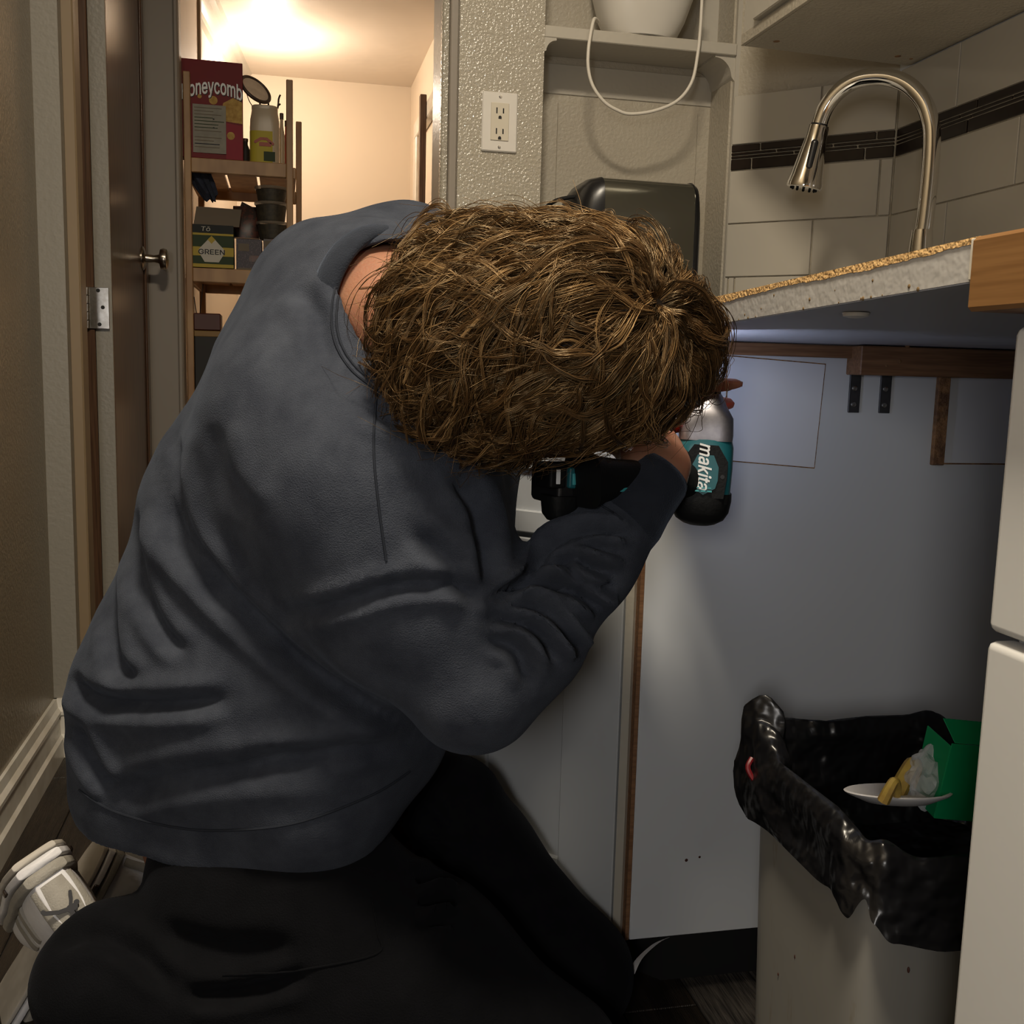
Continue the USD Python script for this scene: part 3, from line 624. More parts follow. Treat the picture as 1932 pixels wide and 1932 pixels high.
ri.part("power_cord", tube(spline(cp, 90), .0031, 12), "cord_white", label="white cord hanging in a loop below the shelf")

# ================================================================== bin and rubbish
bcx, bcy = .607, .853
tb = Thing("trash_bin", (bcx, bcy, 0), "tall off-white plastic bin with brown drips standing in the counter opening", "trash bin")
def se_ring(hx, hy, z, e=9., n=72, c=(bcx, bcy)):
    g = np.arange(n) * 2 * np.pi / n + np.pi / n; cs, sn = np.cos(g), np.sin(g)
    return np.stack([c[0] + np.sign(cs) * abs(cs) ** (2 / e) * hx, c[1] + np.sign(sn) * abs(sn) ** (2 / e) * hy, np.full(n, z)], 1)
tb.part("bin_shell", ringmesh(np.stack([se_ring(.113, .100, .001), se_ring(.117, .104, .006), se_ring(.127, .113, .385), se_ring(.130, .116, .388), se_ring(.130, .116, .396), se_ring(.126, .112, .396), se_ring(.115, .102, .01)])), "bin_stained", smooth=30)
for px, py, r in ((1535, 1563, .0022), (1545, 1590, .0030), (1489, 1564, .0012), (1536, 1714, .0016), (1714, 1830, .0022), (1500, 1805, .0018), (1468, 1838, .0014)):
    p = onx(px, py, .4835) if px < 1640 else ony(px, py, .741)
    tb.part("dirt_speck", sphere(p, r, 1, (.5, .7, 1.3)), "speck_red")
tl = Thing("bin_liner", (bcx, bcy, .2), "crumpled black garbage bag folded over the rim of the white bin", "garbage bag")
NB = 260; th = np.arange(NB) * 2 * np.pi / NB
def around(keys):  # periodic values by angle (degrees)
    k = sorted(keys); a = np.array([q[0] for q in k] + [k[0][0] + 360]); v = np.array([q[1] for q in k] + [k[0][1]])
    t = (np.degrees(th) - a[0]) % 360 + a[0]; i = np.clip(np.searchsorted(a, t, "right") - 1, 0, len(a) - 2); f = (t - a[i]) / (a[i + 1] - a[i]); f = f * f * (3 - 2 * f); return v[i] + (v[i + 1] - v[i]) * f
zr = around([(0, .433), (45, .436), (80, .463), (110, .462), (128, .470), (139, .492), (150, .466), (180, .440), (215, .428), (232, .432), (262, .417), (300, .412), (335, .42)])
zs = around([(0, .36), (60, .36), (110, .40), (135, .425), (146, .418), (158, .368), (176, .372), (190, .374), (206, .362), (222, .385), (233, .368), (250, .352), (275, .338), (300, .335), (330, .35)])
bulge = around([(0, 1.03), (90, 1.05), (130, 1.10), (142, 1.14), (160, 1.07), (190, 1.05), (225, 1.07), (240, 1.10), (265, 1.08), (300, 1.08)])
def bag_ring(k, z, e=7.):
    cs, sn = np.cos(th), np.sin(th); return np.stack([bcx + np.sign(cs) * abs(cs) ** (2 / e) * .131 * k, bcy + np.sign(sn) * abs(sn) ** (2 / e) * .117 * k, z + 0 * th], 1)
rr = []
for t in np.linspace(0, 1, 16): rr.append(bag_ring(.72 + .16 * t ** .7, .355 + (zr - .012 - .355) * t))
for a in np.linspace(.15, 1, 6): rr.append(bag_ring(.88 + (bulge - .88) * a * .9, zr - .012 + .014 * np.sin(a * np.pi)))
for t in np.linspace(.1, 1, 14): rr.append(bag_ring(.88 + (bulge - .88) * .9 + .035 * t, zr - .012 + (zs - zr + .012) * t))
V = np.array(rr); cr = fbs(V.reshape(-1, 3) * [26, 26, 15]).reshape(V.shape[:2]); cr2 = np.abs(meshkit.noise(V.reshape(-1, 3) * [60, 60, 28], 5)).reshape(V.shape[:2])
out = V - [bcx, bcy, 0]; out[..., 2] = 0; out /= np.linalg.norm(out, axis=-1, keepdims=True)
amp = np.concatenate([np.full(16, .010), np.full(6, .008), np.linspace(.006, .012, 14)])[:, None]
V = V + out * (amp * cr * 1.3 + .005 * (cr2 - .3))[..., None]; V[..., 2] += .004 * cr
V[-14:] = np.where((out[-14:] * 0 + 1) > 0, V[-14:], V[-14:])
tl.part("bag_film", ringmesh(V, cap=False), "bag_black", smooth=60)
tl.part("bag_floor", trimesh.Trimesh(np.vstack([V[0], V[0].mean(0) - [0, 0, .02]]), [(i, (i + 1) % NB, NB) for i in range(NB)], process=False), "bag_black")
q = onx(1411, 1448, .462); tl.part("red_tie", tube(spline([q + [.006, .004, .008], q, q + [.004, -.005, -.010], q + [.010, -.008, -.014]], 12), .0028, 8), "red_plastic", label="red drawstring end")
# rubbish showing at the top of the bag
fill = se_ring(.114, .100, .385, 7.)
pb = ony(1700, 1497, .815)
solo("paper_plate", lathe([(0, 0), (.030, 0), (.046, .007), (.048, .009), (.046, .010), (.030, .003), (0, .003)], pb + [.004, .010, -.012], unit([.02, .26, 1]), 40), "paper_white", "white paper plate lying in the black bag", "paper plate")
for (px, py, yy, lab, s) in ((1712, 1466, .845, "browned yellow peel behind the paper plate in the bag", 1.), (1680, 1491, .79, "short yellow peel hanging over the paper plate rim", .62)):
    p = ony(px, py, yy); b = Thing("fruit_peel", p, lab, "fruit peel")
    b.part("peel_strip", tube(spline([p + np.array(d) * s for d in ((-.010, 0, -.016), (-.004, -.004, .004), (.004, -.002, .014), (.012, .002, .002), (.014, .004, -.014))], 18), np.linspace(.009, .005, 18) * s, 8), "peel_yellow")
p = ony(1750, 1466, .83); pw = Thing("plastic_wrap", p, "crumpled clear plastic wrap beside the green carton", "plastic wrap")
s_ = trimesh.creation.icosphere(3, 1.0); nz = fbs(s_.vertices * 2.2) ; s_.vertices = s_.vertices * (1 + .55 * nz)[:, None] * [.020, .018, .026] + p; pw.part("film", s_, "clear_film", smooth=False)
g0 = ony(1795, 1402, .80); g1 = ony(1795, 1495, .79)
gc = Thing("green_carton", (g0[0] + .05, .85, .36), "green cardboard carton sticking out of the black garbage bag", "carton")
gu, gv = unit([1, -.12, -.10]), unit([.10, -.10, 1.]); gw = np.cross(gu, gv); gv = np.cross(gw, gu)
gc.part("front_panel", obev(g0, gu, gv, gw, (0, .085), (-.075, 0), (0, .0012), .0004), "carton_green")
gc.part("side_panel", obev(g0, gw, gv, gu, (-.045, .0), (-.075, -.003), (0, .0012), .0004), "carton_green")
gc.part("top_flap", obev(g0, gu, unit(-gw * .8 + gv * .35), np.cross(gu, unit(-gw * .8 + gv * .35)), (.003, .085), (0, .03), (0, .001), .0004), "carton_green", label="folded green flap")

# ================================================================== pantry rack in the hall
YR, YK = 3.20, 3.70
def zx(px, py, y=YR): p = ony(px, py, y); return p[0], p[2]
sr = Thing("storage_rack", (-.12, 3.45, 0), "narrow wooden pantry rack standing against the hall wall", "shelf rack")
xl, xr_ = -.2655, .0195
ztp = ony(547, 150, YR)[2]
for x, y, zt_ in ((xl, YR, ztp), (xr_, YR, ztp), (xl, YK, ztp), (xr_ + .033, YK, ztp - .005)):
    sr.part("post", bevel(x - .0095, x + .0095, y, y + .030, 0, zt_, .002), "rack_wood")
s1, s2, s3 = 1.400, 1.092, .735
for zs_ in (s1, s2, s3):
    sr.part("front_rail", bevel(xl + .0095, xr_ - .0095, YR + .004, YR + .024, zs_ - .042, zs_ - .002, .002), "rack_wood")
    sr.part("back_rail", bevel(xl + .0095, xr_ + .024, YK + .004, YK + .024, zs_ - .042, zs_ - .002, .002), "rack_wood")
    for x in (xl - .004, xr_ + .012): sr.part("side_rail", bevel(x - .006, x + .006, YR + .03, YK + .03, zs_ - .04, zs_ - .008, .002), "rack_wood")
    for k in range(3):
        x0 = xl + .004 + k * .0955; sr.part("shelf_slat", bevel(x0, x0 + .086, YR + .0245, YK + .004, zs_ - .016, zs_, .0015), "rack_wood")
# red cereal box with its lettering
b0, b1 = zx(345, 297, 3.225), zx(457, 297, 3.225); bt_ = zx(457, 119, 3.225)[1]; bw, bh = b1[0] - b0[0] + .006, bt_ - s1 - .001
O = np.array([b0[0] - .003 + bw / 2, 3.226, s1 + .001]); bu2, bv2 = unit([1, .03, 0]), Z; bn2 = unit(np.cross(bu2, bv2))
ce = Thing("cereal_box", O, "tall red cereal box with white lettering on the top rack shelf", "cereal box")
sb0 = ce.part("carton", obev(O, bu2, bv2, bn2, (-bw / 2, bw / 2), (0, bh), (-.055, 0), .0015), "cereal_red")
ce.part("top_seam", obev(O, bu2, bv2, bn2, (-bw / 2 + .003, bw / 2 - .002), (bh - .001, bh + .004), (-.035, -.020), .001), "cereal_red", under=sb0)
def arch(m, amount, ctr):   # bend lettering into a shallow arch along bu2
    a = (m.vertices - O) @ bu2 - ctr; m.vertices = m.vertices - np.outer(amount * (a / .07) ** 2, bv2); return m
wl = text("Honeycomb", .040, O + bv2 * (bh * .745), bu2, bv2, bn2, .0006, True, 0, .80, True, .0008)
ex = (wl.vertices - O) @ bu2; sc = (bw - .003) / (ex.max() - ex.min()); wl.vertices = wl.vertices + np.outer(ex * (sc - 1), bu2)
for nm, m_, o_ in (("lettering_shadow", "print_dark", (.0016, -.0022, -.0003)), ("lettering", "print_white", (0, 0, 0))):
    w2 = wl.copy(); w2.vertices = w2.vertices + bu2 * o_[0] + bv2 * o_[1] + bn2 * o_[2]; ce.part(nm, arch(w2, .013, .01), m_, under=sb0)
ce.part("red_panel", plate(Polygon([(bw * .22, .002), (bw * .49, .002), (bw * .49, bh * .36), (bw * .2, bh * .38)]), O, bu2, bv2, bn2, 0, .0006), "cereal_bright", under=sb0)
ce.part("bowl_picture", plate(Polygon([(bw * .12, bh * .40), (bw * .49, bh * .38), (bw * .49, bh * .60), (bw * .34, bh * .64), (bw * .18, bh * .58)]), O, bu2, bv2, bn2, 0, .0005), "cereal_gold", under=sb0)
for cx_, cy_, r in ((.02, .60, .012), (.30, .25, .011), (-.2, .63, .006)):
    hx = Point(cx_ * bw, cy_ * bh).buffer(r, quad_segs=4); ce.part("cereal_piece", plate(hx, O, bu2, bv2, bn2, 0, .0009), "cereal_gold", under=sb0)
n0, n1 = zx(363, 195, 3.222), zx(427, 291, 3.222); PO_ = np.array([(n0[0] + n1[0]) / 2, 3.2235, (n0[1] + n1[1]) / 2]); nw, nh = (n1[0] - n0[0]) / 2, (n0[1] - n1[1]) / 2
nt = Thing("paper_notice", PO_, "white printed paper sheet fixed to the front of the red box", "paper sheet")
sh = nt.part("sheet", obev(PO_, X, Z, -Y, (-nw, nw), (-nh, nh), (0, .0006), .0002), "paper_grey")
for k in range(13):
    z = nh * (.86 - k * .135)
    nt.part("text_line", obev(PO_, X, Z, -Y, (-nw * .9, nw * rng.uniform(.2, .92)), (z - .0011, z + .0011), (.0006, .0008), .00005), "tea_green" if 2 < k < 7 else "paper_grey" if k == 8 else "cloth_navy" if k in (4, 11) else "carton_brown", under=sh)
for dx, dz in ((-.25, .42), (-.25, .06)): nt.part("bullet", obev(PO_, X, Z, -Y, (dx * -nw - .002, dx * -nw + .0025), (dz * nh - .002, dz * nh + .002), (.0006, .0009), .0001), "print_dark", under=sh)
# jar with yellow label, standing beside the box
j0, j1 = zx(471, 298, 3.26), zx(528, 300, 3.26); jw = (j1[0] - j0[0]) / 2; jo = np.array([(j0[0] + j1[0]) / 2, 3.26 + jw, s1 + .0005]); jt = ony(500, 203, 3.26)[2] - s1
ja = Thing("food_jug", jo, "cream plastic jug with yellow label on the top rack shelf", "jug")
ja.part("jug_body", loft([(0, 0, 0, jw * .96, jw * .8, 4), (.004, 0, 0, jw, jw * .84, 4), (jt * .66, 0, 0, jw, jw * .84, 4), (jt * .82, 0, 0, jw * .97, jw * .82, 3.5), (jt * .93, 0, 0, jw * .90, jw * .75, 3), (jt, 0, 0, jw * .86, jw * .7, 3)], jo, Z, X, Y, 40), "jar_cream")
lb = ja.part("label_band", loft([(.006, -.003, 0, jw * .94, jw * .86, 4), (jt * .60, -.003, 0, jw * .94, jw * .86, 4)], jo, Z, X, Y, 40), "honey_yellow", label="yellow wrap label")
fo_ = jo + [-.003, -jw * .862, 0]
ja.part("label_mark", plate(LineString([(-jw * .55, jt * .40), (-jw * .2, jt * .46), (jw * .2, jt * .46), (jw * .6, jt * .38)]).buffer(.004), fo_, X, Z, -Y, -.0005, .0008), "jar_red", under=lb)
ja.part("label_mark", plate(sbox(-jw * .3, jt * .33, jw * .5, jt * .40), fo_, X, Z, -Y, -.0005, .0008), "jar_red", under=lb)
ja.part("label_mark", plate(sbox(0, .012, jw * .75, jt * .24), fo_, X, Z, -Y, -.0005, .0008), "tea_green", under=lb)
ja.part("jug_lid", loft([(jt, 0, 0, jw * .88, jw * .72, 3), (jt + .009, 0, 0, jw * .88, jw * .72, 3), (jt + .011, 0, 0, jw * .82, jw * .66, 3)], jo, Z, X, Y, 36), "jar_cream")
hz = s1 + jt + .010; ja.part("lid_loop", tube(spline([(jo[0] - .012, jo[1], hz), (jo[0] - .013, jo[1], hz + .014), (jo[0], jo[1], hz + .018), (jo[0] + .010, jo[1], hz + .014), (jo[0] + .011, jo[1], hz)], 20), .0026, 8), "dial_rim")
dc = ony(482, 169, 3.30); dn_ = unit(np.array([.52, -.62, .58]))
di = Thing("round_dial", dc, "round pale dial with dark rim tilted above the yellow-labelled jug", "dial")
du_ = unit(np.cross(dn_, Y)); rd = .0505
dw_ = np.cross(dn_, du_); ga_ = np.arange(44) * np.pi / 22; di.part("rim", tube(dc + rd * .93 * (np.cos(ga_)[:, None] * du_ + np.sin(ga_)[:, None] * dw_), .0052, 10, closed=True), "dial_rim")
di.part("face", lathe([(0, -.004), (rd * .87, -.004), (rd * .87, .001), (0, .0015)], dc, dn_, 44), "dial_face")
di.part("stem", tube([dc - unit(dc - (jo + [-.004, 0, jt])) * rd, jo + [-.004, .012, jt + .004]], .003, 8), "dial_rim")
di.part("wire_leg", tube(spline([ony(466, 178, 3.31), ony(470, 190, 3.315), ony(478, 203, 3.32)], 8), .0014, 6), "dial_rim")
for (px, w_, h_py, col, yy, lab) in ((531.5, .0095, 214, "jar_cream", 3.40, "slim pale bottle behind the yellow-labelled jug"), (540.5, .0085, 228, "jar_red", 3.47, "slim brown bottle beside the right front rack post"), (463, .014, 262, "basket_dark", 3.34, "small dark jar between the red box and the jug")):
    p = ony(px, 290, yy); t_ = ony(px, h_py, yy)[2] - s1
    b = Thing("bottle", (p[0], yy, s1), lab, "bottle"); b.part("glass", lathe([(0, .0004), (w_, .0004), (w_, t_ * .62), (w_ * .55, t_ * .78), (w_ * .5, t_ * .9), (0, t_ * .9)], (p[0], yy, s1), Z, 20), col)
    b.part("cap", lathe([(0, t_ * .9), (w_ * .62, t_ * .9), (w_ * .62, t_), (0, t_)], (p[0], yy, s1), Z, 18), "dial_rim")
tw = Thing("twig_tool", ony(524, 198, 3.33), "thin dark curled stick standing above the jug", "utensil")
tw.part("shaft", tube(spline([ony(524, 205, 3.33), ony(525, 196, 3.33), ony(526, 186, 3.33), ony(529, 179, 3.33)], 14), .0026, 8), "dial_rim"); tw.part("hook", tube([ony(524, 200, 3.33), ony(529, 196, 3.33)], .0026, 8), "dial_rim")
# green tea carton with open lid
a0, a1 = zx(358, 510, 3.215), zx(441, 510, 3.215); tw_ = (a1[0] - a0[0]) / 2; TO = np.array([(a0[0] + a1[0]) / 2, 3.218, s2 + .0008]); tz = lambda py: ony(400, py, 3.215)[2] - TO[2]
te = Thing("tea_carton", TO, "green and yellow tea carton with its grey lid flap standing open", "tea carton")
TH = tz(424)
tcn = te.part("carton", obev(TO, X, Z, -Y, (-tw_, tw_), (0, TH), (-.075, 0), .001), "tea_green")
for (n_, y0, y1, m_) in (("black_band", 424, 440, "tea_black"), ("yellow_line", 440, 444, "tea_yellow"), ("yellow_band", 466, 483, "tea_yellow"), ("yellow_foot", 498, 509, "tea_yellow")):
    te.part(n_, obev(TO, X, Z, -Y, (-tw_, tw_), (max(tz(y1), .0005), tz(y0)), (0, .0006), .0002), m_, under=tcn)
zc_ = tz(476)
dm = Polygon([(-.040, .004), (-.018, .034), (.018, .034), (.040, .004), (.022, -.030), (-.022, -.030)])
dm = Polygon([(-.038, .002), (-.034, .010), (-.010, .036), (0, .030), (.010, .036), (.034, .010), (.038, .002), (.020, -.028), (-.020, -.028)])
te.part("label_diamond", plate(dm, TO + Z * zc_, X, Z, -Y, .0006, .0012), "tea_white", under=tcn)
te.part("emblem", plate(Polygon([(0, .024), (.011, .036), (0, .047), (-.011, .036)]), TO + Z * zc_, X, Z, -Y, .0006, .0013), "tea_yellow", under=tcn)
te.part("lettering", text("GREEN", .0135, TO + Z * (zc_ + .001), X, Z, -Y, .0005, True, 0, 1.25, True, .0012), "print_dark", under=tcn)
te.part("lettering", text("tea", .0055, TO + Z * (zc_ - .014), X, Z, -Y, .0004, False, 0, 1.3, True, .0012), "print_dark", under=tcn) if False else None
te.part("lettering", text("Tō", .0125, TO + Z * tz(432) - X * .016, X, Z, -Y, .0005, False, .15, 1.3, True, .0007), "tea_white", under=tcn)
f0 = TO + Z * TH - X * (tw_ - .012) + Y * .006; fv = unit([.10, .75, 1.]); te.part("lid_flap", obev(f0, unit([1, .0, -.02]), fv, np.cross(unit([1, 0, -.02]), fv), (.0, .128), (0, .070), (0, .0015), .0005), "carton_brown", label="grey-brown raised lid flap")
# neighbours on the middle shelf
def rbox(name, pxs, y0, dep, m_, lab, cat_, parts=()):
    (x0, z0), (x1, z1) = zx(pxs[0], pxs[3], y0), zx(pxs[2], pxs[1], y0); o = np.array([(x0 + x1) / 2, y0, z0]); b = Thing(name, o, lab, cat_)
    c = b.part("carton", obev(o, X, Z, -Y, (-(x1 - x0) / 2, (x1 - x0) / 2), (0, z1 - z0), (-dep, 0), .0012), m_)
    for (nm, u0, u1, v0, v1, mm) in parts:
        b.part(nm, obev(o, X, Z, -Y, ((u0 - .5) * (x1 - x0), (u1 - .5) * (x1 - x0)), (v0 * (z1 - z0), v1 * (z1 - z0)), (0, .0006), .0002), mm, under=c)
    return o, x1 - x0, z1 - z0
rbox("snack_box", (446, 452, 494, 511.5), 3.225, .09, "box_purple", "dark purple box beside the green tea carton", "carton", (("label_panel", .08, .5, .62, .85, "carton_brown"), ("label_panel", .5, .9, .3, .5, "pouch_dark"), ("foot_print", .05, .6, .03, .11, "carton_brown")))
ob, ow, oh = rbox("snack_box", (497, 452, 541, 511.5), 3.235, .085, "pouch_dark", "small brown box under the stacked plastic tubs", "carton", (("label_panel", .06, .94, .55, .93, "carton_brown"),))
pz = ony(466, 420, 3.30); po = Thing("foil_pouch", pz, "dark crumpled food pouch leaning behind the tea carton", "food pouch")
pv = spline([ony(458, 386, 3.34), ony(470, 396, 3.335), ony(486, 410, 3.33)], 12)
po.part("pouch_body", loft([(0, 0, 0, .040, .022, 2.6), (.03, .002, 0, .042, .026, 2.4), (.065, .004, 0, .040, .018, 2.6), (.095, .004, .002, .036, .006, 3)], ony(464, 450, 3.31), unit([-.05, .1, 1]), X, Y, 28), "pouch_dark")
po.part("pouch_seal", tube(pv, .004, 8), "pouch_dark"); po.part("pouch_flap", obev(ony(455, 384, 3.34), unit([.9, .2, -.38]), unit([.3, .3, .9]), unit(np.cross(unit([.9, .2, -.38]), unit([.3, .3, .9]))), (0, .055), (-.014, .006), (0, .002), .0006), "pouch_dark")
zb_ = ob[2] + oh + .0006; xc_ = ony(513, 400, 3.28)[0]; n_t = [(452, 418, "lowest of the three stacked plastic tubs, on the small brown box"), (418, 381, "middle one of the three stacked plastic tubs"), (381, 352, "topmost of the three stacked plastic tubs, just under the rack shelf")]
for k, (pa, pb_, lab) in enumerate(n_t):
    h_ = (ony(513, pb_, 3.28)[2] - ony(513, pa, 3.28)[2]); o = np.array([xc_ + (.003, -.002, -.001)[k], 3.285, zb_]); r = .0475
    if k == 2: h_ = min(h_, s1 - .044 - zb_)
    b = Thing("plastic_tub", o, lab, "plastic container", "stacked plastic tubs on the rack")
    b.part("tub", lathe([(0, .0005), (r * .80, .0005), (r * .84, .004), (r * .95, h_ - .010), (0, h_ - .010)], o, Z, 40), "tub_food")
    b.part("tub_lid", lathe([(0, h_ - .0095), (r, h_ - .0095), (r * 1.04, h_ - .007), (r * 1.04, h_ - .001), (r * .98, h_ - .0004), (0, h_ - .0006)], o, Z, 40), "tub_plastic"); zb_ += h_
# cloth hanging below the top shelf, dark tin on the low shelf
hc0 = [ony(*q_, 3.255) for q_ in ((372, 312), (377, 330), (386, 350), (398, 374))]
hcw = [.022, .032, .030, .020]; cl_ = Thing("hanging_cloth", hc0[0] - [0, 0, .1], "dark navy cloth hanging from the top rack shelf", "cloth")
P_ = spline(hc0, 22); W_ = np.interp(np.linspace(0, 1, 22), np.linspace(0, 1, 4), hcw); g = np.arange(48) * 2 * np.pi / 48
fold = 1 + .28 * np.sin(5 * g) + .12 * np.sin(9 * g + 1)
cl_.part("folds", ringmesh(np.array([p + np.stack([np.cos(g) * w * fold * .8, np.sin(g) * .014 * fold, .012 * np.sin(3 * g + 1) * (k / 21)], 1) for k, (p, w) in enumerate(zip(P_, W_))])), "cloth_navy")
o, w_, h_ = None, None, None
b0_, b1_ = zx(367, 700, 3.215), zx(416, 592, 3.215); bo_ = np.array([(b0_[0] + b1_[0]) / 2, 3.215, s3 + .001]); hh = b1_[1] - bo_[2]; bw_ = (b1_[0] - b0_[0]) / 2
ti = Thing("storage_tin", bo_, "dark tin with red top and yellow band on the lowest rack shelf", "tin")
tn = ti.part("tin_body", obev(bo_, X, Z, -Y, (-bw_, bw_), (0, hh * .78), (-.08, 0), .003), "basket_dark")
ti.part("yellow_band", obev(bo_, X, Z, -Y, (-bw_ * .98, bw_ * .98), (hh * .70, hh * .775), (-.078, .0012), .001), "tin_yellow", under=tn)
ti.part("tin_lid", obev(bo_, X, Z, -Y, (-bw_ * 1.02, bw_ * 1.02), (hh * .78, hh), (-.082, .0025), .003), "tin_red")
for (a, b) in (((383, 536), (377, 593)), ((366, 560), (371, 593))): ti.part("string", tube([ony(*a, 3.23), ony(*b, 3.23)], .0013, 6), "basket_dark")
# ================================================================== the kneeling person
J = lambda px, py, y: ony(px, py, y)
HC = J(1056, 650, .868)                                   # middle of the skull
HV = unit([.80, -.42, .36]); HF = unit(np.array([.42, .62, -.66]) - HV * (np.array([.42, .62, -.66]) @ HV)); HL = np.cross(HV, HF)   # crown, face and ear axes
NECK = J(712, 600, 1.035)
PB = J(430, 1560, 1.16)
pe = Thing("person", (PB[0], PB[1], 0), "curly-haired person kneeling in navy sweatshirt and black trousers, head bowed, holding a cordless driver", "person")
BU = unit([.57, -.82, 0])                                 # towards the right shoulder
spine = [(J(452, 1570, 1.19), .146), (J(475, 1270, 1.17), .152), (J(570, 980, 1.14), .142), (J(680, 695, 1.10), .119), (J(702, 605, 1.08), .101)]
rsh, rel, rwr = J(695, 915, .985), J(893, 1292, .915), J(1212, 936, .955)
rarm = [(rsh, .112), (J(790, 1110, .955), .098), (rel, .056), (J(990, 1205, .92), .051), (J(1105, 1062, .935), .043), (J(1180, 975, .948), .037)]
lsh = J(755, 525, 1.20); lel = J(905, 760, 1.17)
larm = [(lsh, .075), (J(830, 640, 1.20), .072), (lel, .056), (J(1040, 770, 1.09), .046), (J(1165, 762, 1.02), .036)]
lo, hi = [-.42, .74, -.02], [.56, 1.56, 1.06]
# --- sweatshirt
sf = Field([-.34, .78, .22], [.50, 1.46, 1.06], .0052)
for (a, ra), (b, rb) in zip(spine[:-1], spine[1:]): sf.bone(a, b, ra, rb, .05, squash=(BU, .74))
sf.chain(rarm, .03); sf.chain(larm, .03)
sf.bone(J(600, 800, 1.03), rsh, .11, .112, .05)
sf.bone(J(845, 840, 1.11), J(868, 1065, 1.07), .060, .050, .05)     # loose cloth hanging at the chest
sf.bone(J(800, 900, 1.08), J(720, 1370, 1.10), .080, .070, .06)
sf.bone(J(625, 545, 1.16), J(775, 490, 1.19), .074, .055, .04)
sf.bone(J(245, 1320, 1.16), J(262, 1480, 1.16), .058, .070, .05)
sf.bone(J(640, 1330, 1.02), J(600, 1500, 1.03), .06, .07, .05)
hp = [J(135, 1528, 1.18), J(430, 1672, 1.00), J(775, 1470, 1.12)]
hn = unit(np.cross(hp[1] - hp[0], hp[2] - hp[0])); hn = -hn if hn[2] > 0 else hn
sf.cut(hp[0], hn)
ndir = unit(HC - NECK)
NC = J(716, 596, 1.03)
sf.bone(NC - ndir * .030, NC + ndir * .12, .064, .082, .012, sub=True)
sf.bone(rwr - unit(rwr - rel) * .004, rwr + unit(rwr - rel) * .06, .03, .032, .003, sub=True)
sw_ = sf.mesh(5)
def relief(m, folds, fade=True):
    """Presses cloth folds into the mesh: each fold is (points along it, half width px, depth m); soft ridges rise beside it."""
    V = m.vertices.copy(); N = m.vertex_normals.copy(); px = proj(V); view = V - [0, 0, H]; view /= np.linalg.norm(view, axis=1, keepdims=True)
    face = np.clip(-(N * view).sum(1) * 2.2 + .15, 0, 1); D = np.zeros(len(V))
    for pts, w, dep in folds:
        L = spline(pts, 60); dist, i = cKDTree(L).query(px); t = i / 59.; env = np.clip(np.minimum(t, 1 - t) * 5 + .12, 0, 1)
        near = np.where(dist < 5 * w, 1., 0.)
        D += near * env * dep * 1.3 * (-np.exp(-(dist / w) ** 2) + .55 * np.exp(-((dist - 2.1 * w) / (1.1 * w)) ** 2))
    m.vertices = V + N * (D * face)[:, None]; return m
folds = [
    ([(300, 860), (330, 1000), (400, 1090), (500, 1190), (620, 1290), (790, 1385)], 20, .013),
    ([(330, 790), (335, 900), (372, 1010), (430, 1090)], 14, .006), ([(262, 960), (262, 1080), (300, 1180), (350, 1235)], 14, .006),
    ([(212, 1020), (205, 1120), (215, 1240), (260, 1290)], 14, .007), ([(400, 800), (420, 900), (480, 980)], 20, .004),
    ([(128, 1275), (180, 1320), (300, 1330), (430, 1318)], 16, .010), ([(142, 1370), (175, 1440), (215, 1490)], 13, .008),
    ([(215, 1500), (330, 1470), (480, 1450), (640, 1440)], 22, .008), ([(470, 1430), (640, 1415), (790, 1400)], 16, .006),
    ([(540, 1158), (640, 1140), (730, 1112), (830, 1100), (900, 1118)], 14, .007), ([(860, 900), (900, 960), (915, 1060), (925, 1110)], 16, .010),
    ([(780, 1000), (850, 1060), (900, 1140)], 18, .006),
    ([(1008, 1050), (1050, 1020), (1100, 1004), (1150, 1004), (1185, 1012)], 10, 0.0132), ([(980, 1085), (1040, 1042), (1100, 1028), (1140, 1032), (1180, 1042)], 9, 0.0116),
    ([(965, 1098), (1035, 1066), (1080, 1052), (1115, 1070), (1165, 1088)], 10, 0.0132), ([(1060, 1058), (1090, 1090), (1130, 1108), (1160, 1105)], 9, 0.0109),
    ([(925, 1130), (985, 1104), (1060, 1108), (1110, 1130), (1135, 1155)], 11, 0.0155), ([(925, 1146), (990, 1142), (1040, 1166), (1078, 1210), (1095, 1235)], 10, 0.0132),
    ([(920, 1166), (980, 1172), (1025, 1200), (1050, 1250)], 11, 0.0139), ([(925, 1205), (975, 1225), (1000, 1290)], 14, 0.0093),
    ([(690, 770), (760, 800), (830, 850)], 16, .005), ([(560, 540), (600, 600), (612, 680)], 18, .004)]
V0 = sw_.vertices; nz = fbs(V0 * [5, 5, 5]); sw_.vertices = V0 + sw_.vertex_normals * (.0035 * nz)[:, None]
relief(sw_, folds)
spt = pe.part("sweatshirt", sw_, "knit_navy", smooth=True, label="faded navy crew-neck sweatshirt")
